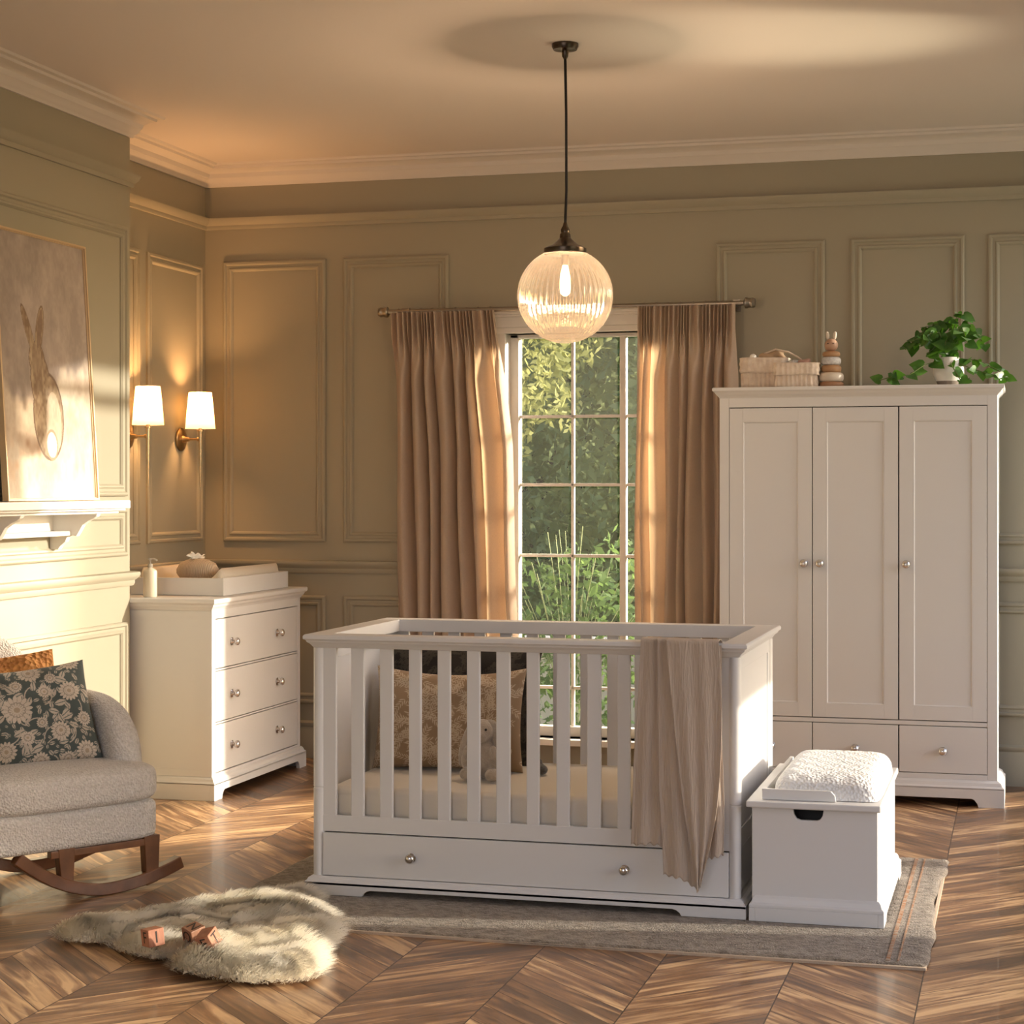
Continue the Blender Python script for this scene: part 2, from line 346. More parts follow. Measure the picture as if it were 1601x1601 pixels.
# window surround and head
bm = B((WX0 - .08, WX0, YB - .02, YB + .08, 0, WZ1), (WX1, WX1 + .08, YB - .02, YB + .08, 0, WZ1), (WX0 - .085, WX1 + .085, YB - .025, YB + .08, WZ1, WZ1 + .03),
       (WX0 - .08, WX1 + .08, YB - .02, YB, WZ1 + .03, WZ1 + .085), (WX0 - .09, WX1 + .09, YB - .035, YB, WZ1 + .085, WZ1 + .097), (WX0 - .1, WX1 + .1, YB - .05, YB, WZ1 + .097, WZ1 + .115))
TN[0] += 1; struct(mesh_obj('trim_%d' % TN[0], bm, TRIMW, bevel=.003))
bm = B((WX0 - .1, WX1 + .1, YB - .06, YB + .1, WZ0 - .03, WZ0), (WX0, WX0 + .001, YB + .0, YB + .08, WZ0, WZ1))
TN[0] += 1; struct(mesh_obj('trim_%d' % TN[0], bm, TRIMW, bevel=.004))

# ================================================================== FURNITURE
def base_frame(bm, x0, x1, y0, y1, h, cut0, cut1, side='front', over=.02, th=.02, cuth=.028):
    """plinth with bracket feet: arch cut out of one long side"""
    def leg(poly, f): prism(bm, poly, f, th)
    a, b = (x0, x1) if side == 'front' else (y0, y1)
    poly = [(a, 0), (a, h), (b, h), (b, 0), (cut1, 0), (cut1 - .006, cuth * .45), (cut1 - .018, cuth * .85), (cut1 - .03, cuth), (cut0 + .03, cuth), (cut0 + .018, cuth * .85), (cut0 + .006, cuth * .45), (cut0, 0)]
    if side == 'front':
        leg(poly, lambda u, v, w: (u, y0 + w, v)); box(bm, x0, x1, y1 - th, y1, 0, h); box(bm, x0, x0 + th, y0 + th, y1 - th, 0, h); box(bm, x1 - th, x1, y0 + th, y1 - th, 0, h)
    else:
        leg(poly, lambda u, v, w: (x1 - w, u, v)); box(bm, x0, x0 + th, y0, y1, 0, h); box(bm, x0 + th, x1 - th, y0, y0 + th, 0, h); box(bm, x0 + th, x1 - th, y1 - th, y1, 0, h)
def ring_path(x0, x1, y0, y1):   # outside on the right-hand side
    return [(x0, y0), (x0, y1), (x1, y1), (x1, y0)][::-1]
def knob(bm, c, axis, s=1.0):
    pr = [(.006, 0), (.016, 0), (.017, .003), (.009, .006), (.006, .012), (.008, .016), (.0145, .019), (.0175, .025), (.0155, .032), (.008, .036), (.001, .037)]
    pr = [(r * s, h * s) for r, h in pr]
    if axis == 'X': lathe(bm, pr, c, 'X', 20)
    else: lathe(bm, pr, c, 'Y', 20)

# ---- cot bed
x0, x1, y0, y1 = -2.405, -.905, 6.195, 7.03
RT, RTB = .925, .878
cot = thing('cot_bed', 'white slatted cot bed with an under drawer standing on the beige rug', 'cot bed', ((x0 + x1) / 2, (y0 + y1) / 2, .018))
ZR = .018
bm = bmesh.new()
prof = [(-.055, RT), (.026, RT), (.030, RT - .006), (.030, RT - .016), (.022, RT - .020), (.020, RT - .026), (.010, RT - .034), (.004, RT - .042), (0, RTB), (-.055, RTB)]
pth = [(x0, y0), (x1, y0), (x1, y1), (x0, y1)]
sweep(bm, pth, prof, True, flat)
mesh_obj('top_rail', bm, WHITE, cot, bevel=.002)
for px, py in ((x0 + .016, y0 + .016), (x1 - .016, y0 + .016), (x0 + .016, y1 - .016), (x1 - .016, y1 - .016)):
    bm = bmesh.new(); lathe(bm, [(.0205, .0795), (.0205, .385), (.0185, .387), (.0185, .389), (.0205, .391), (.0205, RTB)], (px, py, 0), 'Z', 24)
    mesh_obj('corner_post', bm, WHITE, cot, smooth=40)
slat_x = [(-2.268, -2.221), (-2.162, -2.115), (-2.056, -2.012), (-1.952, -1.906), (-1.846, -1.80), (-1.741, -1.693), (-1.634, -1.59), (-1.529, -1.484), (-1.423, -1.375), (-1.318, -1.274), (-1.213, -1.168), (-1.107, -1.062)]
for yy, nm in ((y0 + .006, 'front'), (y1 - .024, 'back')):
    for a, b in slat_x: mesh_obj('slat', B((a, b, yy, yy + .018, .28, .885)), WHITE, cot, bevel=.003)
    for a, b in ((x0 + .028, -2.323), (-1.01 if nm == 'back' else -1.01, x1 - .028)): mesh_obj('stile', B((a, b, yy, yy + .02, .235, .885)), WHITE, cot, bevel=.003)
    mesh_obj('lower_rail', B((x0 + .028, x1 - .028, yy - .001, yy + .021, .235, .292)), WHITE, cot, bevel=.002)
for xx, s in ((x0 + .006, 1), (x1 - .026, -1)):
    bm = B((xx + .004, xx + .016, y0 + .05, y1 - .05, .3, .83), (xx, xx + .02, y0 + .03, y1 - .03, .83, .88), (xx, xx + .02, y0 + .03, y1 - .03, .235, .30),
           (xx, xx + .02, y0 + .03, y0 + .07, .3, .83), (xx, xx + .02, y1 - .07, y1 - .03, .3, .83), (xx, xx + .02, y0 + .03, y1 - .03, ZR + .07, .235))
    ep = mesh_obj('end_panel', bm, WHITE, cot, bevel=.002)
for zz in (.345, .72):
    bm = bmesh.new(); lathe(bm, [(.006, 0), (.006, .002)], (x0 + .0262, y0 + .045, zz), 'X', 12); mesh_obj('bolt_cover', bm, BRONZE, cot)
mesh_obj('mattress_base', B((x0 + .03, x1 - .03, y0 + .03, y1 - .03, .25, .265)), WHITE, cot)
dr = mesh_obj('drawer', B((x0 + .036, x1 - .036, y0 - .002, y0 + .018, .082, .231)), WHITE, cot, bevel=.0015)
for kx in (-2.043, -1.29):
    bm = bmesh.new(); knob(bm, (kx, y0 - .002, .158), 'Y', .95); mesh_obj('knob', bm, CHROME, dr, smooth=50)
mesh_obj('carcase', B((x0 + .03, x1 - .03, y0 + .03, y0 + .036, .07, .24)), DARKGAP, cot)  # thin dark sheet behind the drawer, stands for shade in its gaps
bm = bmesh.new(); base_frame(bm, x0 - .025, x1 + .025, y0 - .025, y1 + .025, .062, -2.218, -1.095, cuth=.022)
for v in bm.verts: v.co.z += ZR if v.co.z < .05 else 0
sweep(bm, [(x0 - .025, y0 - .025), (x1 + .025, y0 - .025), (x1 + .025, y1 + .025), (x0 - .025, y1 + .025)],
      [(0, .052), (.0, .062), (-.006, .066), (-.010, .074), (-.020, .080), (-.05, .080), (-.05, .052)], True, flat)
mesh_obj('plinth', bm, WHITE, cot, bevel=.0015)

# mattress
bm = B((x0 + .033, x1 - .033, y0 + .034, y1 - .034, .266, .388))
o = mesh_obj('cot_mattress', bm, SHEET, None, smooth=True, bevel=.032, seg=6, loc=((x0 + x1) / 2, (y0 + y1) / 2, .266))
tag(o, 'thin mattress with a cream fitted sheet inside the cot', 'mattress')

# ---- cushions
def cushion(name, w, h, T, m, colf=None, n=60, pinch=.06, loc=(0, 0, 0), rot=(0, 0, 0), label='', cat='cushion', sag=.0, group=None, wr=.004, piping=None):
    """square cushion standing in its local x-z plane, front towards -y"""
    s = np.linspace(-1, 1, n); U, V = np.meshgrid(s, s)
    k = 1 - pinch * (1 - U ** 2) ** 1.0 * np.abs(V) ** 6; k2 = 1 - pinch * (1 - V ** 2) * np.abs(U) ** 6
    X = U * w / 2 * k2; Z = V * h / 2 * k
    Z = Z - sag * (1 - U ** 2) * (V + 1) / 2
    prof = ((1 - np.abs(U) ** 2.6) * (1 - np.abs(V) ** 2.6)) ** .48
    wr_ = wr * (np.sin(U * 9 + V * 5) + np.sin(U * 4 - V * 11 + 1)) * prof
    Yf = -T / 2 * prof - wr_; Yb = T / 2 * prof
    root = thing(name, label, cat, (0, 0, 0), group)
    cols = colf(U * w / 2, V * h / 2) if colf else None
    f = grid_mesh('cover', X, Yf, Z + h / 2, m, root, cols)
    st = max(1, n // 50)
    sel = list(range(0, n, st)); sel = sel if sel[-1] == n - 1 else sel + [n - 1]
    ix = np.ix_(sel, sel)
    b = grid_mesh('back_cover', X[ix], Yb[ix], Z[ix] + h / 2, m, root, cols[ix] if cols is not None else None)
    root.location = loc; root.rotation_euler = rot; OFF[root.name] = Vector(loc); return root
def leafcol(bg, fg, X, Y, num, seed, L_=(.02, .032), wd=.28, rows=True):
    """willow leaves scattered in sprigs over a ground colour"""
    g = np.random.default_rng(seed); C = np.empty(X.shape + (3,)); C[:] = bg
    xr, yr = X.max(), Y.max()
    for i in range(num):
        bx, by, ba = g.uniform(-xr, xr), g.uniform(-yr, yr), g.uniform(0, 2 * PI); curve = g.uniform(-5, 5)
        x, y, a = bx, by, ba
        for k in range(7):
            for sgn in (-1, 1):
                th = a + sgn * .65; l = g.uniform(*L_)
                cx, cy = x + math.cos(th) * l * .5, y + math.sin(th) * l * .5
                du = (X - cx) * math.cos(th) + (Y - cy) * math.sin(th); dv = -(X - cx) * math.sin(th) + (Y - cy) * math.cos(th)
                q = (np.abs(dv) < wd * l * .5 * (1 - (2 * du / l) ** 2)) & (np.abs(du) < l / 2)
                C[q] = fg
            x += math.cos(a) * .012; y += math.sin(a) * .012; a += curve * .012
    return C
PAT = pattern_mat('printed_linen', .85)
DARKP = pattern_mat('dark_printed_cotton', .9)
zt = .389
cushion('cushion', .64, .45, .15, DARKP, lambda X, Y: leafcol((.016, .014, .011), (.055, .047, .036), X, Y, 150, 3), 150, loc=(-2.10, 6.875, zt), rot=(R(-9), R(2), R(1)),
        label='dark patterned cushion at the back of the cot behind the tan one', group=None)
cushion('cushion', .34, .46, .10, DARKP, lambda X, Y: leafcol((.016, .014, .011), (.055, .047, .036), X, Y, 80, 5), 110, loc=(-1.945, 6.935, zt), rot=(R(-7), R(-3), R(3)),
        label='dark cushion peeking out furthest right behind the tan leaf cushion')
cushion('cushion', .58, .385, .17, PAT, lambda X, Y: leafcol((.33, .225, .13), (.58, .47, .33), X, Y, 150, 8, (.018, .027), .2), 330, loc=(-2.065, 6.68, zt), rot=(R(-10), 0, R(2)),
        label='tan cushion with a cream leaf print propped up inside the cot', sag=.02)

# ---- plush animals
def blob(name, parts, m, parent, vox=.006, disp=.0):
    bm = bmesh.new()
    for c, r, rot in parts:
        M4 = Matrix.Translation(c) @ Matrix.Rotation(rot[0], 4, 'X') @ Matrix.Rotation(rot[1], 4, 'Y') @ Matrix.Diagonal((*r, 1))
        bmesh.ops.create_icosphere(bm, subdivisions=3, radius=1, matrix=M4)
    o = mesh_obj(name, bm, m, parent, smooth=True)
    rm = o.modifiers.new('remesh', 'REMESH'); rm.mode = 'VOXEL'; rm.voxel_size = vox; rm.use_smooth_shade = True
    sm = o.modifiers.new('smooth', 'SMOOTH'); sm.factor = .6; sm.iterations = 6
    return o
c = Vector((-1.875, 6.50, zt))
bun = thing('plush_bunny', 'beige floppy-eared plush bunny sitting against the tan cushion in the cot', 'soft toy', c)
blob('body', [(c + Vector((0, .01, .075)), (.058, .052, .075), (0, 0)), (c + Vector((0, .0, .175)), (.042, .042, .045), (0, 0)), (c + Vector((0, -.035, .16)), (.026, .028, .024), (0, 0)),
    (c + Vector((-.0, .02, .13)), (.035, .035, .05), (0, 0)),
    (c + Vector((-.045, -.05, .028)), (.026, .04, .024), (0, 0)), (c + Vector((.05, -.055, .027)), (.026, .038, .024), (0, 0)),
    (c + Vector((-.057, -.02, .085)), (.016, .022, .05), (.3, .25)), (c + Vector((.057, -.02, .085)), (.016, .022, .05), (.3, -.25))], PLUSH, bun)
for s in (-1, 1):
    blob('ear', [(c + Vector((s * .062, .005, .125)), (.024, .014, .085), (0, s * -.28)), (c + Vector((s * .035, .005, .195)), (.02, .013, .03), (0, s * -.9))], PLUSH, bun, .005)
    bm = bmesh.new(); bmesh.ops.create_uvsphere(bm, u_segments=10, v_segments=8, radius=.0045, matrix=Matrix.Translation(c + Vector((s * .022, -.036, .185))))
    mesh_obj('eye', bm, INK, bun, smooth=True)
bm = bmesh.new(); bmesh.ops.create_uvsphere(bm, u_segments=10, v_segments=8, radius=.006, matrix=Matrix.Translation(c + Vector((0, -.062, .166))))
mesh_obj('nose', bm, mat('pink_nose', (.45, .22, .18), .8), bun, smooth=True)
c = Vector((-1.70, 6.66, zt))
du = thing('plush_toy', 'small dark grey plush toy lying beside the tan cushion', 'soft toy', c)
blob('body', [(c + Vector((0, 0, .020)), (.026, .035, .019), (0, 0)), (c + Vector((-.02, .02, .04)), (.022, .022, .022), (0, 0))], mat('grey_plush', (.07, .065, .06), 1, bump=('noise', 120, .9, .005), sheen=.5), du, .005)

# ---- muslin blanket over the front rail
def blanket():
    root = thing('muslin_blanket', 'crinkled taupe muslin blanket hanging over the front rail of the cot', 'blanket', (-1.1, 6.155, .93))
    def fold(nm, tx, bx, hem, y0_, wv, ns, bulge=0., n=60, m_=120, over=True):
        S_, T_ = np.meshgrid(np.linspace(0, 1, n), np.linspace(-.14 if over else .02, 1, m_)); T = np.clip(T_, 0, 1)
        kx = T ** 1.15
        a = tx[0] + (bx[0] - tx[0]) * kx; b = tx[1] + (bx[1] - tx[1]) * kx + bulge * np.sin(PI * T)
        hz = np.interp(S_, np.linspace(0, 1, len(hem)), hem)
        Z = .934 - T * (.934 - hz) + .004 * np.sin(S_ * 30) * T
        Y = y0_ - .010 - .018 * np.sin(PI * np.minimum(T * 1.3, 1)) * .6 + wv * (.3 + .7 * T) * np.sin(2 * PI * (S_ * ns + .15 * T))
        X = a + (b - a) * S_ + .004 * np.sin(T * 8 + S_ * 2) * T
        ov = np.clip(-T_ / .14, 0, 1)
        Z = np.where(T_ < 0, .934 + .004 * np.sin(np.minimum(ov * 2, 1) * PI) - np.maximum(ov - .5, 0) * .12, Z); Y = np.where(T_ < 0, y0_ - .010 + .135 * np.minimum(ov, .9), Y)
        o = grid_mesh(nm, X, Y, Z, MUSLIN, root); md = o.modifiers.new('thickness', 'SOLIDIFY'); md.thickness = .002; return o
    fold('left_fold', (-1.227, -1.11), (-1.266, -1.125), (.250, .256, .248), 6.160, .004, 2.3)
    fold('middle_fold', (-1.170, -1.07), (-1.154, -1.030), (.158, .150, .112), 6.149, .006, 1.4)
    fold('front_fold', (-1.138, -.963), (-1.040, -1.020), (.108, .135), 6.136, .0045, 2.6, bulge=.035)
    fold('under_fold', (-1.04, -.958), (-1.045, -.950), (.225, .215, .232), 6.166, .004, 2.2, over=False)
blanket()

# ---- wardrobe
x0, x1, y0, y1 = -1.371, -.112, 8.745, 9.19
wd = thing('wardrobe', 'tall white wardrobe with three panelled doors and drawers below', 'wardrobe', ((x0 + x1) / 2, (y0 + y1) / 2, 0))
mesh_obj('carcase', B((x0, x0 + .045, y0, y1, .08, 1.86), (x1 - .045, x1, y0, y1, .08, 1.86), (x0 + .045, x1 - .045, y0, y1, 1.812, 1.86), (x0 + .045, x1 - .045, y1 - .02, y1, .08, 1.82),
    (x0 + .045, x1 - .045, y0 + .002, y1 - .02, .358, .378), (x0 + .045, x1 - .045, y0, y1 - .02, .08, .142)), WHITE, wd, bevel=.002)
mesh_obj('carcase', B((x0 + .045, x1 - .045, y0 + .03, y0 + .034, .14, 1.815)), DARKGAP, wd)  # dark sheet behind the doors, gap shade put into its colour
def ringf(x0, x1, y0, y1): return [(x0, y0), (x1, y0), (x1, y1), (x0, y1)]
bm = bmesh.new()
sweep(bm, ringf(x0, x1, y0, y1), [(-.05, 1.855), (0, 1.855), (.004, 1.862), (.014, 1.872), (.022, 1.884), (.026, 1.886), (.030, 1.890), (.030, 1.902), (.026, 1.905), (-.05, 1.905)], True, flat)
box(bm, x0 + .04, x1 - .04, y0 + .04, y1 - .04, 1.86, 1.903)
mesh_obj('cornice', bm, WHITE, wd, bevel=.001)
bm = bmesh.new(); base_frame(bm, x0 - .03, x1 + .03, y0 - .03, y1, .085, -1.30, -.195, cuth=.038)
sweep(bm, ringf(x0 - .03, x1 + .03, y0 - .03, y1), [(-.03, .08), (0, .08), (0, .088), (-.008, .094), (-.014, .108), (-.028, .118), (-.04, .118), (-.04, .08)], True, flat)
box(bm, x0, x1, y0, y1, .085, .12)
mesh_obj('plinth', bm, WHITE, wd, bevel=.0015)
def door_mesh(a, b, z0, z1, fr_=.062, th=.02, rec=.006):
    bm = B((a, a + fr_, y0 - .0, y0 + th, z0, z1), (b - fr_, b, y0, y0 + th, z0, z1), (a + fr_, b - fr_, y0, y0 + th, z0, z0 + fr_), (a + fr_, b - fr_, y0, y0 + th, z1 - fr_, z1))
    box(bm, a + fr_, b - fr_, y0 + rec, y0 + th, z0 + fr_, z1 - fr_)
    sweep(bm, [(a + fr_, z0 + fr_), (a + fr_, z1 - fr_), (b - fr_, z1 - fr_), (b - fr_, z0 + fr_)], [(0, rec), (0, .0), (.003, .0), (.006, .003), (.008, rec)], True, lambda u, v, w: (u, y0 + w, v))
    return bm
D = [(x0 + .047, -.942, -.978), (-.938, -.552, -.905), (-.546, x1 - .047, -.515)]
for a, b, kx in D:
    d = mesh_obj('door', door_mesh(a, b, .382, 1.808), WHITE, wd, bevel=.001)
    bm = bmesh.new(); knob(bm, (kx, y0, 1.09), 'Y', 1.1); mesh_obj('knob', bm, KNOBG, d, smooth=50)
for a, b in ((x0 + .047, -.942), (-.938, -.552), (-.546, x1 - .047)):
    d = mesh_obj('drawer', B((a, b, y0, y0 + .02, .145, .355)), WHITE, wd, bevel=.0015)
    kx = -1.13 if a < -1.2 else (a + b) / 2
    bm = bmesh.new(); knob(bm, (kx, y0, .245), 'Y', 1.1); mesh_obj('knob', bm, KNOBG, d, smooth=50)

# ---- chest of drawers (front faces the room, +x)
x0, x1, y0, y1 = -4.16, -3.60, 7.985, 9.095
ch = thing('chest_of_drawers', 'white three-drawer chest with glass knobs standing beside the panelled chimney breast', 'chest of drawers', ((x0 + x1) / 2, (y0 + y1) / 2, 0))
mesh_obj('carcase', B((x0, x1, y0 + .012, y0 + .045, .08, .88), (x0, x1 - .02, y1 - .04, y1 - .012, .08, .88), (x1 - .03, x1, y1 - .045, y1 - .012, .08, .88), (x0, x0 + .02, y0 + .02, y1 - .02, .08, .88),
    (x1 - .03, x1, y0 + .04, y1 - .04, .832, .88), (x0, x1, y0 + .04, y1 - .04, .08, .118), (x1 - .03, x1 - .002, y0 + .04, y1 - .04, .590, .598), (x1 - .03, x1 - .002, y0 + .04, y1 - .04, .343, .351)), WHITE, ch, bevel=.002)
mesh_obj('side_panel', B((x0 + .045, x1 - .045, y0 + .008, y0 + .0115, .14, .84), (x0, x0 + .045, y0 + .003, y0 + .0115, .107, .871), (x1 - .045, x1 - .0006, y0 + .003, y0 + .0115, .107, .871), (x0 + .045, x1 - .045, y0 + .003, y0 + .0115, .84, .871), (x0 + .045, x1 - .045, y0 + .003, y0 + .0115, .107, .14)), WHITE, ch)
mesh_obj('carcase', B((x1 - .034, x1 - .03, y0 + .04, y1 - .04, .1, .85)), DARKGAP, ch)  # dark sheet that makes the drawer gaps read as shaded
bm = bmesh.new()
sweep(bm, ringf(x0, x1, y0, y1), [(-.05, .872), (0, .872), (.004, .880), (.012, .890), (.016, .900), (.022, .903), (.026, .908), (.026, .922), (.022, .926), (-.05, .926)], True, flat)
box(bm, x0 + .04, x1 - .04, y0 + .04, y1 - .04, .88, .9255)
mesh_obj('top', bm, WHITE, ch, bevel=.001)
bm = bmesh.new(); base_frame(bm, x0, x1 + .022, y0 - .018, y1 + .018, .078, y0 + .07, y1 - .07, side='x', cuth=.04)
sweep(bm, ringf(x0, x1 + .022, y0 - .018, y1 + .018), [(-.03, .072), (0, .072), (0, .080), (-.008, .086), (-.012, .098), (-.02, .106), (-.035, .106), (-.035, .072)], True, flat)
mesh_obj('plinth', bm, WHITE, ch, bevel=.0015)
for z0, z1 in ((.602, .828), (.355, .587), (.122, .340)):
    d = mesh_obj('drawer', B((x1 - .022, x1 - .001, y0 + .05, y1 - .05, z0, z1)), WHITE, ch, bevel=.0015)
    for ky in (8.215, 8.77):
        bm = bmesh.new(); knob(bm, (x1 - .001, ky, (z0 + z1) / 2), 'X', 1.1); mesh_obj('knob', bm, KNOBG, d, smooth=50)
# changing tray and mat
tx0, tx1, ty0, ty1 = -4.13, -3.645, 8.22, 9.03
o = mesh_obj('changing_tray', B((tx0, tx1, ty0, ty0 + .018, .927, 1.010), (tx0, tx1, ty1 - .018, ty1, .927, 1.010), (tx1 - .018, tx1, ty0 + .018, ty1 - .018, .927, 1.010), (tx0, tx0 + .018, ty0 + .018, ty1 - .018, .927, 1.010), (tx0 + .01, tx1 - .01, ty0 + .01, ty1 - .01, .927, .935)), WHITE, None, bevel=.002, loc=(-3.89, 8.62, .927))
tag(o, 'white wooden changing tray with raised edges on top of the chest', 'changing tray')
nx, ny = 30, 44
U, V = np.meshgrid(np.linspace(-1, 1, nx), np.linspace(0, 1, ny))
H = .975 + .115 * np.abs(U) ** 3.5
H = np.where(V < .03, .937 + (H - .937) * (V / .03) ** .5, H); H = np.where(V > .97, .937 + (H - .937) * ((1 - V) / .03) ** .5, H)
H = np.where(np.abs(U) > .93, H - .085 * ((np.abs(U) - .93) / .07) ** 2 - .01, H)
X = (tx0 + tx1) / 2 + U * .218; Y = ty0 + .03 + V * (ty1 - ty0 - .06)
mt_ = thing('changing_mat', 'cream padded changing mat with raised sides lying in the tray', 'changing mat', (-3.89, 8.62, .936))
o = grid_mesh('pad', X, Y, H, MATW, mt_); md = o.modifiers.new('solid', 'SOLIDIFY'); md.thickness = .01; md.offset = -1
# soap bottle
c = (-3.945, 8.06, .927)
bt = thing('pump_bottle', 'cream pump bottle standing at the near corner of the chest', 'bottle', c)
bm = bmesh.new(); lathe(bm, [(.030, .927), (.033, .930), (.033, 1.045), (.030, 1.053), (.014, 1.062), (.011, 1.066)], c[:2] + (0,), 'Z', 28, squash=(1, .8)); mesh_obj('bottle_body', bm, mat('cream_plastic', (.70, .62, .48), .45), bt, smooth=45)
bm = bmesh.new(); lathe(bm, [(.010, 1.066), (.012, 1.068), (.012, 1.082), (.004, 1.084), (.004, 1.10), (.009, 1.10), (.009, 1.108)], c[:2] + (0,), 'Z', 16)
tube(bm, [(c[0], c[1], 1.104), (c[0] + .02, c[1] - .0, 1.105), (c[0] + .036, c[1], 1.098)], .0045, 8); mesh_obj('pump', bm, mat('grey_plastic', (.42, .38, .32), .4), bt, smooth=45)
# wipes pouch with a tissue
c = Vector((-3.86, 8.40, .985))
wp = thing('tissue_basket', 'rounded woven beige basket of tissues lying on the changing mat', 'basket', c)
bm = bmesh.new(); lathe(bm, [(.05, .0), (.085, .012), (.105, .04), (.105, .06), (.088, .088), (.055, .104), (.03, .110)], c, 'Z', 36, squash=(1.0, .8)); mesh_obj('basket_body', bm, mat('woven_beige', (.50, .40, .30), .9, bump=('wave', 40, .8, .004)), wp, smooth=60)
U, V = np.meshgrid(np.linspace(0, 1, 24), np.linspace(0, 1, 14))
grid_mesh('tissue', c.x - .01 + .05 * (U - .5) * .6 + .012 * np.sin(V * 9), c.y - .045 + .09 * U + .006 * np.sin(V * 8), c.z + .108 + .034 * V * (1 - .5 * U) + .005 * np.sin(U * 14), PAPER, wp)

# ---- toy box beside the cot
x0, x1, y0, y1 = -.862, -.455, 6.185, 7.03
zb = .018
tb = thing('toy_box', 'white wooden toy box with a cut-out hand grip right beside the cot', 'toy box', ((x0 + x1) / 2, (y0 + y1) / 2, zb))
gx0, gx1, gz = -.728, -.628, .352
bm = bmesh.new()
gpoly = [(x0, zb + .06), (x0, .388), (gx0, .388), (gx0 + .004, .368), (gx0 + .012, .356), (gx0 + .024, gz), (gx1 - .024, gz), (gx1 - .012, .356), (gx1 - .004, .368), (gx1, .388), (x1, .388), (x1, zb + .06)]
prism(bm, gpoly, lambda u, v, w: (u, y0 + w, v), .018)
box(bm, x0, x1, y1 - .018, y1, .07, .388); box(bm, x0, x0 + .018, y0 + .018, y1 - .018, .07, .388); box(bm, x1 - .018, x1, y0 + .018, y1 - .018, .07, .388); box(bm, x0 + .01, x1 - .01, y0 + .01, y1 - .01, .07, .085)
mesh_obj('box_body', bm, WHITE, tb, bevel=.002)
mesh_obj('shade_sheet', B((x0 + .03, x1 - .03, y0 + .10, y0 + .104, .09, .385)), DARKGAP, tb)  # dark sheet behind the hand grip, stands for the shaded interior
mesh_obj('lid', B((x0 - .018, x1 + .012, y0 - .018, y1 + .012, .389, .411)), WHITE, tb, bevel=.005)
bm = bmesh.new(); base_frame(bm, x0 - .008, x1 + .022, y0 - .02, y1 + .02, .062, y0 + .09, y1 - .09, side='x', cuth=.02)
for v in bm.verts: v.co.z += zb if v.co.z < .05 else 0
sweep(bm, ringf(x0 - .008, x1 + .022, y0 - .02, y1 + .02), [(-.02, .062), (0, .062), (0, .072), (-.007, .078), (-.011, .092), (-.018, .10), (-.03, .10), (-.03, .062)], True, flat)
mesh_obj('plinth', bm, WHITE, tb, bevel=.0015)
bm = bmesh.new()
prism(bm, [(x0 + .03, .412), (x0 + .03, .447), (x0 + .255, .447), (x0 + .268, .432), (x0 + .272, .412)], lambda u, v, w: (u, y0 + .02 + w, v), .014)
prism(bm, [(y0 + .034, .412), (y0 + .034, .447), (y1 - .05, .447), (y1 - .05, .412)], lambda u, v, w: (x0 + .03 + w, u, v), .014)
mesh_obj('rail', bm, WHITE, tb, bevel=.0015)
# seat pad
n = 70
U, V = np.meshgrid(np.linspace(-1, 1, n), np.linspace(-1, 1, n))
px0, px1, py0, py1 = x0 + .055, x1 + .004, y0 + .045, y1 - .06
pr_ = ((1 - np.abs(U) ** 7) * (1 - np.abs(V) ** 9)) ** .42
sp_ = thing('seat_pad', 'white quilted pad lying on the lid of the toy box', 'cushion', ((px0 + px1) / 2, (py0 + py1) / 2, .412))
X = (px0 + px1) / 2 + U * (px1 - px0) / 2; Y = (py0 + py1) / 2 + V * (py1 - py0) / 2
Xr = X - .012 * U * np.abs(V) ** 8; Yr = Y - .012 * V * np.abs(U) ** 8
grid_mesh('cover', Xr, Yr, .413 + .078 * pr_ + .002 * np.sin(U * 14) * np.sin(V * 20) * pr_, TERRY, sp_)
grid_mesh('underside', Xr, Yr, .4125 + 0 * X, TERRY, sp_)

# ---- mantel shelf with two brackets and the hare picture
ms = thing('mantel_shelf', 'long white wall shelf on scroll brackets along the panelled chimney breast', 'shelf', (-3.875, 6.6, 1.33))
bm = B((XC, -3.75, 5.4, 7.47, 1.350, 1.383), (XC, -3.765, 5.4, 7.455, 1.340, 1.352), (XC, -3.785, 5.4, 7.43, 1.328, 1.342))
mesh_obj('board', bm, TRIMW, ms, bevel=.003)
br = [(0, .155), (.04, .155), (.050, .140), (.075, .120), (.082, .100), (.10, .092), (.125, .098), (.14, .075), (.155, .050), (.185, .030), (.205, .022), (.22, .012), (.225, 0), (0, 0)]
for by in (5.62, 6.585, 7.215):
    bm = bmesh.new(); prism(bm, [(u, -v) for u, v in br], lambda u, v, w: (XC + u, by + w, 1.330 + v), .03); mesh_obj('bracket', bm, TRIMW, ms, bevel=.002)
mesh_obj('lower_board', B((XC, XC + .10, 5.65, 7.215, 1.235, 1.255), (XC, XC + .018, 5.65, 7.215, 1.255, 1.330)), TRIMW, ms, bevel=.003)
# picture: leans against the chimney breast
pw, ph = .75, 1.09
pic = thing('framed_picture', 'framed watercolour of a hare seen from behind leaning on the mantel shelf', 'picture', (-3.852, 6.955, 1.384))
OFF[pic.name] = Vector((0, 0, 0))
GOLD = mat('pale_gold_frame', (.62, .46, .28), .4, .35)
bm = bmesh.new(); sweep(bm, [(-pw / 2, 0), (-pw / 2, ph), (pw / 2, ph), (pw / 2, 0)], [(0, 0), (0, -.028), (.009, -.028), (.009, -.02), (.012, -.02), (.012, 0)], True, lambda u, v, w: (u, w + .0, v))
mesh_obj('frame', bm, GOLD, pic, bevel=.001)
mesh_obj('backing', B((-pw / 2 + .008, pw / 2 - .008, -.012, -.001, .008, ph - .008)), DARKGAP, pic)
nx, ny = 260, 380
U, V = np.meshgrid(np.linspace(0, 1, nx), np.linspace(0, 1, ny))
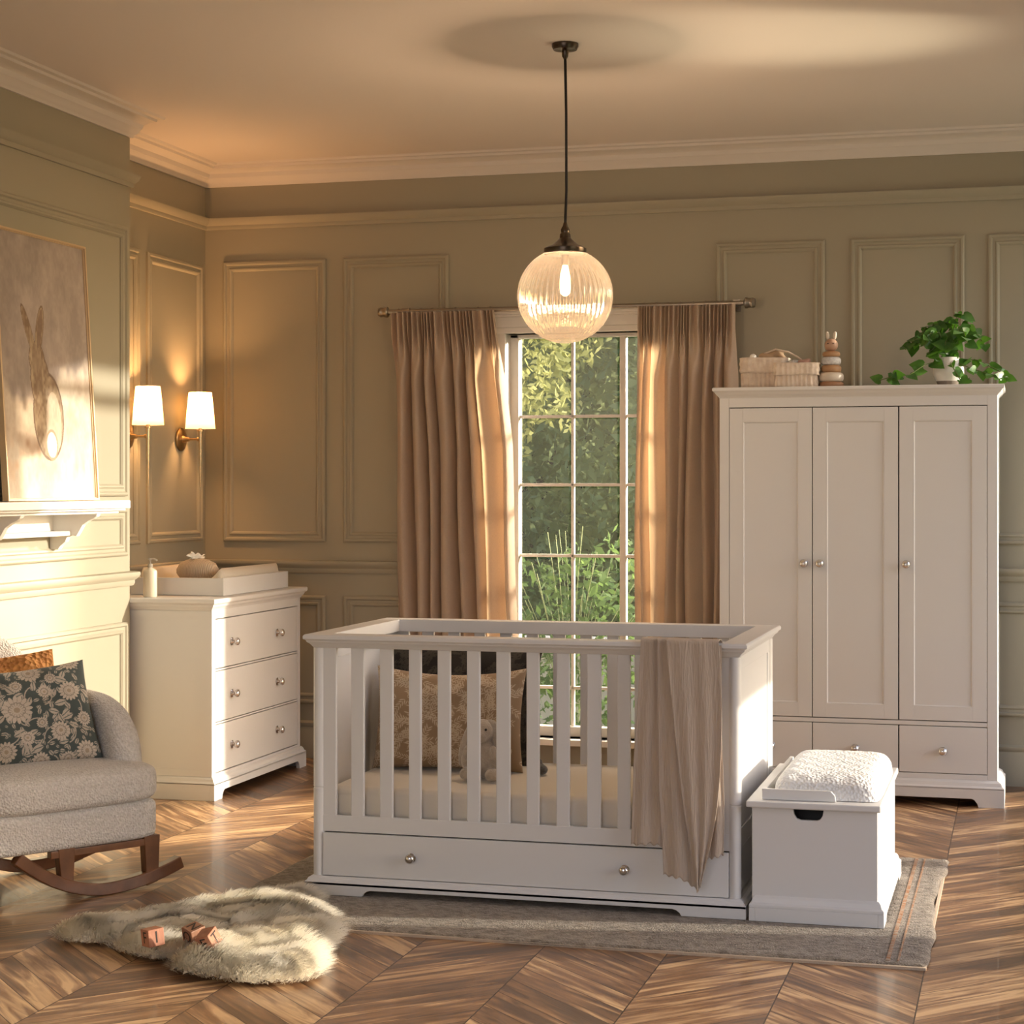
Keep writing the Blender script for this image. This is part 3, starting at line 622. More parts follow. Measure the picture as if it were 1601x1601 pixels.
def smooth_noise(g, shape, f):
    a = g.random((f + 2, f + 2)); yy = np.linspace(0, f, shape[0]); xx = np.linspace(0, f, shape[1]); yi = yy.astype(int); xi = xx.astype(int)
    fy = (yy - yi)[:, None]; fx = (xx - xi)[None, :]; fy = fy * fy * (3 - 2 * fy); fx = fx * fx * (3 - 2 * fx)
    A = a[np.ix_(yi, xi)]; Bq = a[np.ix_(yi, xi + 1)]; Cq = a[np.ix_(yi + 1, xi)]; Dq = a[np.ix_(yi + 1, xi + 1)]
    return (A * (1 - fx) + Bq * fx) * (1 - fy) + (Cq * (1 - fx) + Dq * fx) * fy
g = np.random.default_rng(4)
N1 = smooth_noise(g, U.shape, 7); N2 = smooth_noise(g, U.shape, 24); N3 = smooth_noise(g, U.shape, 70); N = .5 * N1 + .3 * N2 + .2 * N3
def mix(a, b, t): t = np.clip(t, 0, 1)[..., None]; return np.asarray(a) * (1 - t) + np.asarray(b) * t
upper = mix((.30, .25, .22), (.42, .35, .31), (N - .3) * 2)
lower = mix((.50, .39, .30), (.66, .58, .48), (N - .25) * 2)
edge = .40 + .10 * N1 + .05 * N2 + .10 * np.sin(U * 3 + 4)
C = mix(upper, lower, (edge - V) / .06 + .5)  # lighter lower ground, partly painting and partly sunlight put into the colour
C = mix(C, (.60, .36, .20), np.clip((.16 - np.abs(V - .12)) * 6, 0, 1) * np.clip(N2 - .35, 0, 1) * 1.3)
C = mix(C, (.30, .19, .12), np.clip(1 - ((U - .30) / .22) ** 2 - ((V - .20 - .15 * (.3 - U)) / .045) ** 2, 0, 1) * .8 * (.5 + N2))
def ell(cx, cy, rx, ry, a=0.):
    du, dv = (U - cx) * pw, (V - cy) * ph; ca, sa = math.cos(a), math.sin(a)
    return ((du * ca + dv * sa) / (rx * pw)) ** 2 + ((-du * sa + dv * ca) / (ry * ph)) ** 2
fur_ = mix((.20, .13, .08), (.44, .34, .23), (N3 * .5 + N2 * .5 - .2) * 1.5)
def stroke(C, q, col, k=1.0): return np.where((q < 1)[..., None], C * (1 - k) + np.asarray(col) * k, C)
def rim(q, w=.12): return (np.abs(q - 1) < w)
body = np.minimum(ell(.50, .315, .165, .165, .0), ell(.43, .44, .105, .12, .12)); head = ell(.385, .545, .085, .075, .1)
ear1 = ell(.325, .635, .034, .105, .43); ear2 = ell(.445, .64, .040, .10, -.28); head = ell(.40, .53, .085, .065, .1)
for q in (ear1, ear2, head, body): C = stroke(C, q, fur_)
C = stroke(C, ell(.555, .29, .085, .12), mix(fur_, (.66, .56, .44), .5 + 0 * U)); C = stroke(C, ell(.45, .65, .022, .08, -.28), (.20, .13, .09), .8)
C = stroke(C, ell(.40, .50, .05, .09, .1), (.26, .18, .12), .5)
union = np.minimum.reduce([ear1, ear2, head, body]); C = np.where(rim(union, .07)[..., None], np.array((.17, .11, .075)), C)
C = np.where((rim(ear2, .10) & (ear1 > 1) & (head > .5))[..., None], np.array((.2, .14, .09)), C)
tail = ell(.52, .205, .062, .055); C = stroke(C, tail, (.74, .66, .54)); C = np.where(rim(tail, .2)[..., None], np.array((.36, .24, .16)), C)
C = np.clip(C, 0, 1)
CANV = pattern_mat('painted_canvas', .8, ('noise', 200, .2, .001))
grid_mesh('canvas', (U - .5) * (pw - .02), -.0145 + 0 * U, .01 + V * (ph - .02), CANV, pic, C)
lean = math.atan2(.067, 1.086)
pic.rotation_euler = Matrix.Rotation(R(90), 3, 'Z').to_euler()
pic.rotation_mode = 'QUATERNION'
pic.rotation_quaternion = (Matrix.Rotation(R(90), 3, 'Z') @ Matrix.Rotation(-lean, 3, 'X')).to_quaternion()

# ---- rocking armchair, built in its own axes: x along the front, +y towards the back
arm = thing('rocking_armchair', 'grey boucle rocking armchair on curved walnut rockers at the chimney breast', 'armchair', (0, 0, 0))
def rounded(x0, x1, y0, y1, z0, z1, e=6, n=40, puff=0.):
    """rounded block as a closed superellipsoid-like mesh"""
    bm = bmesh.new(); bmesh.ops.create_cube(bm, size=2); bmesh.ops.subdivide_edges(bm, edges=bm.edges, cuts=16, use_grid_fill=True)
    for v in bm.verts:
        p = v.co; l = (abs(p.x) ** e + abs(p.y) ** e + abs(p.z) ** e) ** (1 / e); q = p / l
        zz = q.z + (puff * (1 - q.x ** 2) * (1 - q.y ** 2) if q.z > 0 else 0)
        v.co = ((x0 + x1) / 2 + q.x * (x1 - x0) / 2, (y0 + y1) / 2 + q.y * (y1 - y0) / 2, (z0 + z1) / 2 + zz * (z1 - z0) / 2)
    return bm
mesh_obj('seat_base', rounded(-.36, .345, .01, .66, .175, .325, 9), BOUCLE, arm, smooth=True)
mesh_obj('seat_cushion', rounded(-.37, .36, -.012, .60, .305, .452, 5, puff=.12), BOUCLE, arm, smooth=True)
def armrest(xa, xb):
    prof = [(.12, .30)]
    for k in range(0, 15):
        a = PI * k / 14 * .5; prof.append((.12 + .30 * (1 - math.cos(a)) - .0, .40 + .275 * math.sin(a) ** .8))
    prof += [(.60, .685), (.66, .62), (.68, .30)]
    bm = bmesh.new(); prism(bm, prof, lambda u, v, w: (xa + w, u, v), xb - xa); return bm
for xa, xb in ((.215, .335), (-.345, -.225)):
    mesh_obj('armrest', armrest(xa, xb), BOUCLE, arm, smooth=40, bevel=.045, seg=6)
bk = rounded(-.33, .16, .54, .72, .30, .89, 3.0)
for v in bk.verts: v.co.y += (v.co.z - .4) * .12 if v.co.z > .4 else 0
mesh_obj('backrest', bk, BOUCLE, arm, smooth=True)
def rocker(y):
    # arc through the two tips and the floor contact
    pts = []
    for k in range(25):
        x = -.225 + .65 * k / 24; q = x - .125; pts.append((x, 1.22 * q * q * (1 if q < 0 else .50)))
    th = .044; bm = bmesh.new(); up, lo = [], []
    for i, (x, z) in enumerate(pts):
        a = Vector(pts[min(i + 1, 24)]) - Vector(pts[max(i - 1, 0)]); a.normalize(); nn = Vector((-a.y, a.x)) * th / 2
        up.append((x + nn.x, z + nn.y)); lo.append((x - nn.x, z - nn.y))
    mz = min(p[1] for p in lo)
    poly = up + lo[::-1]; prism(bm, [(u, v - mz + .001) for u, v in poly], lambda u, v, w: (u, y + w, v), .045); return bm
for yy in (.02, .56):
    mesh_obj('rocker', rocker(yy), WOOD, arm, smooth=35, bevel=.004)
    for xa, zl in ((-.07, .062), (.27, .022)):
        bm = bmesh.new(); prism(bm, [(xa - .004, .19), (xa + .062, .19), (xa + .055, zl - .018 if xa < 0 else zl), (xa + .008, zl + .005 if xa < 0 else zl - .012)], lambda u, v, w: (u, yy + .004 + w, v), .036)
        mesh_obj('leg', bm, WOOD, arm, bevel=.003)
    mesh_obj('crossbar', B((-.1, .31, yy + .006, yy + .036, .155, .18)), WOOD, arm, bevel=.002)
arm.location = (-3.164, 5.926, 0); arm.rotation_euler = (0, 0, math.atan2(.84, .542))
CM = Matrix.Translation((-3.164, 5.926, 0)) @ Matrix.Rotation(math.atan2(.84, .542), 4, 'Z')
# floral cushion
def floral(X, Y):
    g = np.random.default_rng(11); C = np.empty(X.shape + (3,)); C[:] = (.055, .072, .068); cream = np.array((.50, .43, .36))
    def leaf(cx, cy, th, l, wd):
        du = (X - cx) * math.cos(th) + (Y - cy) * math.sin(th); dv = -(X - cx) * math.sin(th) + (Y - cy) * math.cos(th)
        q = (np.abs(dv) < wd * l * (1 - (2 * du / l) ** 2)) & (np.abs(du) < l / 2); C[q] = cream * .85
        C[q & (np.abs(dv) < .0016)] = (.10, .12, .11)
    for i in range(420): leaf(g.uniform(-.24, .24), g.uniform(-.24, .24), g.uniform(0, 6.28), g.uniform(.014, .028), .25)
    for i in range(80): leaf(g.uniform(-.24, .24), g.uniform(-.24, .24), g.uniform(0, 6.28), g.uniform(.035, .055), .24)
    for i in range(30):
        x, y, a = g.uniform(-.24, .24), g.uniform(-.24, .24), g.uniform(0, 6.28)
        for k in range(22):
            q = (X - x) ** 2 + (Y - y) ** 2 < .0022 ** 2; C[q] = cream * .8; x += .003 * math.cos(a); y += .003 * math.sin(a); a += .07
    fl = [(-.17, .14, .050), (.03, .16, .044), (.16, .06, .040), (-.04, .01, .055), (-.19, -.04, .036), (.10, -.09, .036), (-.10, -.14, .038), (.19, -.17, .04), (.02, -.19, .034), (.19, .19, .04), (-.07, .21, .03), (-.21, -.2, .04), (.07, .07, .026), (-.11, .06, .022), (.10, .12, .022), (-.02, -.10, .026), (.20, -.05, .028), (-.03, .10, .024), (.12, -.19, .026), (-.16, -.19, .024), (-.23, .05, .03), (.04, -.05, .02)]
    for cx, cy, rr in fl:
        dx, dy = X - cx, Y - cy; r_ = np.hypot(dx, dy); th = np.arctan2(dy, dx)
        q = r_ < rr * (.74 + .26 * np.abs(np.cos(th * 8))); C[q] = cream
        q2 = q & (np.abs(np.sin(th * 8)) > .985 - .03 * (r_ < rr * .5)) & (r_ > rr * .3); C[q2] = (.22, .2, .17)
        q3 = np.abs(r_ - rr * .55 * (.85 + .15 * np.abs(np.cos(th * 6)))) < .0016; C[q3] = (.24, .21, .18)
        q4 = r_ < rr * .2; C[q4] = (.34, .27, .20)
    return C
fc = cushion('cushion', .50, .385, .15, PAT, floral, 300, label='green floral print cushion leaning on the rocking armchair', pinch=.05, sag=.01)
def place_local(o, p, rx, ry, rz):
    o.rotation_mode = 'QUATERNION'
    M4 = CM @ Matrix.Translation(p) @ Matrix.Rotation(rz, 4, 'Z') @ Matrix.Rotation(rx, 4, 'X') @ Matrix.Rotation(ry, 4, 'Y')
    o.location = M4.translation; o.rotation_quaternion = M4.to_quaternion()
place_local(fc, (-.035, .27, .440), R(-27), R(-5), R(-16))
RUST = mat('rust_knit', (.42, .17, .045), .95, bump=('voronoi', 55, 1.0, .012), var=((.55, .25, .07), 30))
rc = cushion('cushion', .44, .40, .13, RUST, None, 70, label='rust brown chunky knit cushion behind the floral cushion on the armchair', pinch=.05, wr=.008)
place_local(rc, (-.05, .40, .445), R(-20), R(-5), R(-12))

# ---- wall sconces
SHADE = cloth('lamp_shade_linen', (.82, .76, .66), (.88, .74, .52), .62, 300)
def sconce():
    Y0, Z0 = 9.085, 1.692; X0 = XL
    s = thing('wall_sconce', 'brass wall light with a cream tapered shade, the one nearer the room corner', 'wall light', (X0, Y0, Z0), 'pair of brass wall lights')
    bm = bmesh.new(); lathe(bm, [(.060, .001), (.060, .010), (.054, .014), (.020, .018), (.014, .030), (.010, .055)], (X0, Y0, Z0), 'X', 32); mesh_obj('wall_plate', bm, BRASS, s, smooth=45)
    xs, ys = X0 + .115, Y0
    bm = bmesh.new(); tube(bm, [(X0 + .05, Y0, Z0), (xs, ys, Z0)], .006, 10); bmesh.ops.create_uvsphere(bm, u_segments=12, v_segments=8, radius=.011, matrix=Matrix.Translation((xs - .012, ys, Z0))); mesh_obj('bracket_arm', bm, BRASS, s, smooth=50)
    bm = bmesh.new(); lathe(bm, [(.003, Z0 - .25), (.0045, Z0 - .22), (.0085, Z0), (.0095, Z0 + .04), (.0155, Z0 + .042), (.0155, Z0 + .047), (.0095, Z0 + .049), (.0095, Z0 + .075)], (xs, ys, 0), 'Z', 16); mesh_obj('stem', bm, mat('satin_brass', (.70, .55, .35), .25, 1.0), s, smooth=45)
    bm = bmesh.new(); N_ = 40
    r0, r1, z0, z1 = .078, .060, Z0 + .055, Z0 + .245
    ra = [bm.verts.new((xs + r0 * math.cos(2 * PI * k / N_), ys + r0 * math.sin(2 * PI * k / N_), z0)) for k in range(N_)]
    rb = [bm.verts.new((xs + r1 * math.cos(2 * PI * k / N_), ys + r1 * math.sin(2 * PI * k / N_), z1)) for k in range(N_)]
    for k in range(N_): bm.faces.new((ra[k], ra[(k + 1) % N_], rb[(k + 1) % N_], rb[k]))
    mesh_obj('lamp_shade', bm, SHADE, s, smooth=True)
    bm = bmesh.new(); lathe(bm, [(.008, Z0 + .075), (.012, Z0 + .10), (.017, Z0 + .135), (.012, Z0 + .16), (.003, Z0 + .17)], (xs, ys, 0), 'Z', 16)
    mesh_obj('bulb', bm, mat('warm_bulb', (1, .8, .5), .4, emit=((1, .62, .25), 14)), s, smooth=True)
    l = bpy.data.objects.new('sconce_light', bpy.data.lights.new('sconce_light', 'POINT')); COL.objects.link(l); l.parent = s
    l.location = (.115, 0, .165); l.data.energy = 22; l.data.color = (1, .50, .19); l.data.shadow_soft_size = .035
    return s
s1 = sconce(); s2 = copy_tree(s1, (XL, 8.475, 1.692)); s2['label'] = 'brass wall light half hidden behind the chimney breast edge'

# ---- pendant lamp
PX, PY, GZ, GR = -1.725, 7.14, 2.187, .185
pd = thing('pendant_lamp', 'ribbed glass globe pendant lamp hanging on a black cord from the ceiling', 'ceiling lamp', (PX, PY, 2.0))
bm = bmesh.new(); lathe(bm, [(.052, ZC - .0005), (.052, ZC - .012), (.046, ZC - .024), (.014, ZC - .028), (.012, ZC - .05), (.006, ZC - .06)][::-1], (PX, PY, 0), 'Z', 32); mesh_obj('ceiling_rose', bm, BRONZE, pd, smooth=45)
bm = bmesh.new(); tube(bm, [(PX, PY, ZC - .05), (PX + .004, PY, 2.9), (PX + .005, PY, 2.6), (PX, PY, GZ + .275)], .0055, 8); mesh_obj('cord', bm, BLACKC, pd, smooth=True)
bm = bmesh.new(); lathe(bm, [(.08, GZ + .160), (.083, GZ + .166), (.083, GZ + .184), (.074, GZ + .190), (.052, GZ + .198), (.035, GZ + .212), (.022, GZ + .225), (.021, GZ + .240), (.016, GZ + .246), (.018, GZ + .258), (.010, GZ + .272), (.007, GZ + .285)], (PX, PY, 0), 'Z', 36); mesh_obj('gallery_cap', bm, BRONZE, pd, smooth=40)
PGL = glassy('ribbed_glass', (.93, .86, .78), .05, .45, .05, (1, .84, .66))
bm = bmesh.new(); NR = 46; seg = NR * 6; rings = []
for i in range(33):
    ph_ = R(24) + (PI - R(24)) * i / 32
    rings.append([bm.verts.new((PX + GR * math.sin(ph_) * (1 + .014 * math.cos(NR * 2 * PI * k / seg)) * math.cos(2 * PI * k / seg), PY + GR * math.sin(ph_) * (1 + .014 * math.cos(NR * 2 * PI * k / seg)) * math.sin(2 * PI * k / seg), GZ + GR * math.cos(ph_))) for k in range(seg)])
for a, b in zip(rings[:-1], rings[1:]):
    for k in range(seg): bm.faces.new((a[k], a[(k + 1) % seg], b[(k + 1) % seg], b[k]))
bmesh.ops.remove_doubles(bm, verts=bm.verts, dist=1e-5)
gl_ = mesh_obj('glass_globe', bm, PGL, pd, smooth=True)
bm = bmesh.new(); lathe(bm, [(.016, GZ + .165), (.016, GZ + .12), (.014, GZ + .118)][::-1], (PX, PY, 0), 'Z', 16); mesh_obj('bulb_holder', bm, BRONZE, pd, smooth=45)
bm = bmesh.new(); lathe(bm, [(.010, GZ + .118), (.014, GZ + .10), (.020, GZ + .07), (.021, GZ + .03), (.018, GZ + .010), (.006, GZ)][::-1], (PX, PY, 0), 'Z', 20); mesh_obj('bulb', bm, mat('filament_bulb', (1, .8, .5), .4, emit=((1, .66, .30), 22)), pd, smooth=True)
l = bpy.data.objects.new('pendant_light', bpy.data.lights.new('pendant_light', 'POINT')); COL.objects.link(l); l.parent = pd
l.location = (0, 0, GZ + .05 - 2.0); l.data.energy = 74; l.data.color = (1, .74, .50); l.data.shadow_soft_size = .03

# ---- curtain rod and curtains
rod = thing('curtain_rod', 'brushed nickel curtain rod with round ends above the window', 'curtain rod', (-2.27, 9.27, 2.35))
RZ, RY = 2.352, 9.285
bm = bmesh.new(); tube(bm, [(-3.19, RY, RZ), (-1.33, RY, RZ)], .0125, 16); mesh_obj('pole', bm, STEEL, rod, smooth=45)
for xx, s in ((-3.185, -1), (-1.335, 1)):
    bm = bmesh.new(); lathe(bm, [(.013, 0), (.022, .004), (.028, .008), (.028, .02), (.024, .024), (.024, .04), (.027, .044), (.022, .056), (.004, .06)], (0, 0, 0), 'X', 24)
    for v in bm.verts: v.co = (xx + s * v.co.x, RY + v.co.y, RZ + v.co.z)
    mesh_obj('finial', bm, STEEL, rod, smooth=45)
    bm = B((xx - s * .05 - .008, xx - s * .05 + .008, RY, YB, RZ - .008, RZ + .008)); lathe(bm, [(.022, YB - .012), (.022, YB - .001)], (xx - s * .05, 0, RZ), 'Z', 16) if False else None
    box(bm, xx - s * .05 - .02, xx - s * .05 + .02, YB - .008, YB, RZ - .03, RZ + .03); mesh_obj('wall_bracket', bm, STEEL, rod, bevel=.002)
def curtain(name, label, top, bot, nf, seed, loc, ringn):
    root = thing(name, label, 'curtain', loc, 'pair of linen curtains')
    g = np.random.default_rng(seed); n, m_ = 420, 110
    S, T = np.meshgrid(np.linspace(0, 1, n), np.linspace(0, 1, m_))
    Z = 2.345 - T * 2.325
    k = np.interp(T, [0, .3, 1], [0, .55, 1])
    xa = top[0] + (bot[0] - top[0]) * k; xb = top[1] + (bot[1] - top[1]) * k
    warp = S + .018 * np.sin(S * 17 + seed) + .012 * np.sin(S * 31 + 2 * seed)
    ph1 = 2 * PI * nf * warp
    open_ = np.clip((T - .05) / .10, 0, 1) ** .8
    amp = .020 + .034 * open_
    wave = np.sin(ph1 + .25 * np.sin(T * 4)) * .8 + .2 * np.sin(2 * ph1 + 1 + T * 2)
    # pinch pleats: narrow bundles at the heading that relax below
    pl = np.sin(ph1 * 3) * .020 * (1 - open_)
    Y = 9.262 + amp * wave * np.clip(.35 + .65 * open_, 0, 1) + pl
    X = xa + (xb - xa) * S + .012 * np.cos(ph1) * open_ + .006 * np.sin(T * 9 + S * 12) * open_
    grid_mesh('drape', X, Y, Z, LINEN, root)
    T2 = T[:9] / T[8].max() * .062  # heading band in front of the pleats
    for i in range(ringn):
        x = top[0] + (top[1] - top[0]) * (i + .5) / ringn; bm = bmesh.new()
        bmesh.ops.create_cone(bm, segments=12, radius1=.017, radius2=.017, depth=.004, cap_ends=False, matrix=Matrix.Translation((x, RY, RZ)) @ Matrix.Rotation(R(90), 4, 'Y'))
        mesh_obj('curtain_ring', bm, STEEL, root)
curtain('curtain', 'beige linen curtain to the left of the window with its inner edge in sunlight', (-3.165, -2.61), (-3.13, -2.47), 8, 1, (-2.88, 9.27, 0), 9)
curtain('curtain', 'beige linen curtain between the window and the wardrobe', (-1.865, -1.372), (-1.875, -1.385), 8, 5, (-1.62, 9.27, 0), 8)

# ---- things on top of the wardrobe
ZT = 1.9055
def basket(x0, x1, y0, y1, h, label, cuff):
    b = thing('storage_basket', label, 'basket', ((x0 + x1) / 2, (y0 + y1) / 2, ZT), 'fabric baskets on the wardrobe')
    def wall(ex, z0, z1, rib):
        bm = bmesh.new(); N_ = 160; rr = []
        for z in np.linspace(z0, z1, 6):
            ring = []
            for k in range(N_):
                a = 2 * PI * k / N_; c_, s_ = math.cos(a), math.sin(a); q = (abs(c_) ** 6 + abs(s_) ** 6) ** (-1 / 6)
                e_ = ex + rib * math.sin(k * PI / 2.5) + .003 * math.sin(z * 200 + a * 3)
                ring.append(bm.verts.new(((x0 + x1) / 2 + c_ * q * ((x1 - x0) / 2 + e_), (y0 + y1) / 2 + s_ * q * ((y1 - y0) / 2 + e_), z)))
            rr.append(ring)
        for a, b_ in zip(rr, rr[1:]):
            for k in range(N_): bm.faces.new((a[k], a[(k + 1) % N_], b_[(k + 1) % N_], b_[k]))
        return bm, rr
    bm, rr = wall(0, ZT, ZT + h, .003); bm.faces.new(rr[0]); mesh_obj('basket_body', bm, KNIT, b, smooth=True)
    bm, rr = wall(.009, ZT + h - cuff, ZT + h + .002, .0012)
    bm2, r2 = wall(-.004, ZT + h - .02, ZT + h + .002, .001); me_ = bpy.data.meshes.new('tmp'); bm2.to_mesh(me_); bm2.free(); bm.from_mesh(me_); bpy.data.meshes.remove(me_)
    o = mesh_obj('folded_cuff', bm, KNIT, b, smooth=True); md = o.modifiers.new('s', 'SOLIDIFY'); md.thickness = .004; return b
basket(-1.285, -1.075, 8.84, 9.02, .142, 'larger cream ribbed fabric basket at the left end of the wardrobe top', .07)
basket(-1.118, -.925, 8.785, 8.90, .112, 'smaller cream ribbed fabric basket in front, beside the stacking toy', .055)
def soft(name, label, c, parts, m, cat='cloth'):
    r_ = thing(name, label, cat, c); blob('body', [(Vector(c) + Vector(p), rr, ro) for p, rr, ro in parts], m, r_, .004); return r_
soft('folded_cloth', 'tan cloth poking out of the larger basket', (-1.15, 8.93, ZT + .13), [((-.02, 0, .02), (.045, .03, .022), (0, .2)), ((.02, 0, .035), (.04, .025, .022), (0, -.3)), ((.05, -.01, .018), (.03, .02, .015), (0, .6))], mat('tan_cloth', (.48, .34, .22), .9))
soft('folded_cloth', 'white speckled cloth poking out of the smaller basket', (-1.05, 8.84, ZT + .103), [((0, 0, .012), (.04, .025, .014), (0, -.3)), ((.025, 0, .018), (.014, .012, .010), (0, 0))], mat('white_cloth', (.62, .60, .56), .9, var=((.30, .29, .28), 120)))
soft('folded_cloth', 'pink cloth poking out of the smaller basket', (-.985, 8.84, ZT + .103), [((0, 0, .012), (.035, .025, .016), (0, .2)), ((.01, 0, .02), (.02, .02, .012), (0, -.4))], mat('pink_cloth', (.50, .31, .26), .9))
bm = bmesh.new(); tube(bm, [(-1.22, 8.93, ZT + .13), (-1.19, 8.92, ZT + .165), (-1.13, 8.91, ZT + .186), (-1.07, 8.89, ZT + .172), (-1.02, 8.87, ZT + .145), (-.99, 8.86, ZT + .12)], .0045, 8)
o = mesh_obj('looped_cord', bm, KNIT, None, smooth=True, loc=(-1.1, 8.9, ZT + .12)); tag(o, 'cream cord looping between the two baskets on the wardrobe', 'cord')
bm = bmesh.new(); bmesh.ops.create_uvsphere(bm, u_segments=14, v_segments=10, radius=.017, matrix=Matrix.Translation((-1.235, 8.90, ZT + .150))); o = mesh_obj('pompom', bm, PAPER, None, smooth=True, loc=(-1.235, 8.90, ZT + .14)); tag(o, 'small white pompom on the rim of the larger basket', 'pompom')
# stacking toy
cx, cy = -.865, 8.86
st = thing('stacking_toy', 'wooden stacking ring toy with a bunny head on top', 'toy', (cx, cy, ZT))
mats_ = [mat('caramel_wood', (.36, .19, .10), .5), mat('cream_paint', (.66, .58, .48), .5), mat('tan_wood', (.42, .24, .12), .45), mat('speckled_white', (.66, .66, .66), .5, var=((.5, .5, .52), 90)), mat('rosy_wood', (.45, .28, .19), .5)]
def ringt(z, h, r, m):
    bm = bmesh.new(); pr = [(r - .012, z), (r - .004, z + h * .12), (r, z + h * .35), (r, z + h * .65), (r - .004, z + h * .88), (r - .012, z + h)]; lathe(bm, pr, (cx, cy, 0), 'Z', 36); return mesh_obj('ring', bm, m, st, smooth=50)
ringt(ZT, .026, .0575, mats_[0]); ringt(ZT + .026, .043, .058, mats_[1]); ringt(ZT + .069, .035, .047, mats_[2])
rw = ringt(ZT + .104, .038, .046, mats_[3]); ringt(ZT + .142, .026, .041, mats_[2])
blob('bunny_head', [(Vector((cx, cy, ZT + .197)), (.032, .03, .032), (0, 0))], mats_[4], st, .004)
for s in (-1, 1):
    blob('ear', [(Vector((cx + s * .017, cy, ZT + .242)), (.0095, .008, .022), (0, s * .12))], mats_[1], st, .003)
    bm = bmesh.new(); bmesh.ops.create_uvsphere(bm, u_segments=8, v_segments=6, radius=.003, matrix=Matrix.Translation((cx + s * .012, cy - .028, ZT + .204))); mesh_obj('eye', bm, INK, st, smooth=True)
# trailing plant
cx, cy = -.335, 8.93
pt = thing('potted_ivy', 'trailing green pothos in a white pot at the right end of the wardrobe top', 'potted plant', (cx, cy, ZT))
bm = bmesh.new(); lathe(bm, [(.045, ZT), (.055, ZT + .025)], (cx, cy, 0), 'Z', 32); mesh_obj('pot_base', bm, POTD, pt, smooth=45)
bm = bmesh.new(); lathe(bm, [(.055, ZT + .025), (.071, ZT + .060), (.070, ZT + .085), (.055, ZT + .125), (.048, ZT + .135), (.044, ZT + .133)], (cx, cy, 0), 'Z', 32); mesh_obj('pot', bm, POTW, pt, smooth=60)
bm = bmesh.new(); fb = bmesh.new(); g = random.Random(5)
def heart_leaf(bm, p, d, nrm, s):
    d = Vector(d).normalized(); nrm = Vector(nrm); sd = d.cross(nrm).normalized(); nn = sd.cross(d).normalized()
    ol = [(0, 0), (-.12, .30), (.05, .46), (.35, .44), (.68, .24), (1.0, 0)]
    mid = [bm.verts.new(Vector(p) + d * (x * s) - nn * (.16 * s * x * x)) for x in (0, .05, .35, .68, 1.0)]
    for sg in (1, -1):
        ed = [bm.verts.new(Vector(p) + d * (x * s) + sd * (sg * y * s) - nn * (.18 * s * x * x - .12 * s * y)) for x, y in ol[1:5]]
        fs = [(mid[0], mid[1], ed[0]), (mid[1], ed[1], ed[0]), (mid[1], mid[2], ed[2], ed[1]), (mid[2], mid[3], ed[3], ed[2]), (mid[3], mid[4], ed[3])]
        for f in fs: fb_ = bm.faces.new(f if sg > 0 else f[::-1])
def vine(pts, nl, s, spread=1.0):
    P_ = [Vector(p) for p in pts]; Q = []
    for i in range(len(P_) - 1):
        for k in range(6): Q.append(P_[i].lerp(P_[i + 1], k / 6))
    Q.append(P_[-1]); tube(bm, Q, .0024, 6)
    for k in range(nl):
        q = Q[min(len(Q) - 1, int((k + .8) / nl * (len(Q) - 1)))]
        for _ in range(1):
            dd = Vector((g.uniform(-1, 1), g.uniform(-1, .35), g.uniform(-.7, .35))); heart_leaf(fb, q, dd, Vector((g.uniform(-.5, .5), -.9, g.uniform(.2, 1.0))), s * g.uniform(.8, 1.25))
top = (cx, cy, ZT + .13)
for ang, ln, hh in ((-2.9, .19, .12), (-2.3, .15, .15), (-1.7, .10, .10), (-.9, .14, .16), (-.3, .17, .14), (.4, .16, .18), (1.2, .12, .22), (2.2, .14, .2), (2.8, .17, .16), (.0, .10, .26), (-2.6, .10, .06), (3.1, .13, .20)):
    dx, dy = math.cos(ang), math.sin(ang) * .7
    vine([top, (cx + dx * ln * .4, cy + dy * ln * .4, ZT + .13 + hh * .8), (cx + dx * ln * .8, cy + dy * ln * .8, ZT + .13 + hh * .75), (cx + dx * ln * 1.05, cy + dy * ln, ZT + .13 + hh * .35)], 10, .054)
vine([top, (cx - .10, cy - .08, ZT + .10), (cx - .17, cy - .12, ZT + .05), (cx - .24, cy - .13, ZT + .045), (cx - .31, cy - .13, ZT + .025)], 9, .06)
vine([top, (cx + .10, cy - .08, ZT + .08), (cx + .18, cy - .12, ZT + .05), (cx + .24, cy - .13, ZT + .035), (cx + .27, cy - .13, ZT + .03)], 11, .048)
vine([top, (cx + .13, cy - .02, ZT + .12), (cx + .22, cy - .06, ZT + .07), (cx + .25, cy - .08, ZT + .05)], 8, .045)
vine([top, (cx + .02, cy - .1, ZT + .09), (cx + .06, cy - .13, ZT + .02), (cx + .10, cy - .14, ZT + .03)], 4, .05)
mesh_obj('stems', bm, STEM, pt, smooth=True)
for v in fb.verts: v.co.z = max(v.co.z, ZT + .004 if (v.co.y > 8.72 and v.co.x < -.09) else 1.86)
mesh_obj('foliage', fb, LEAF, pt, smooth=60)

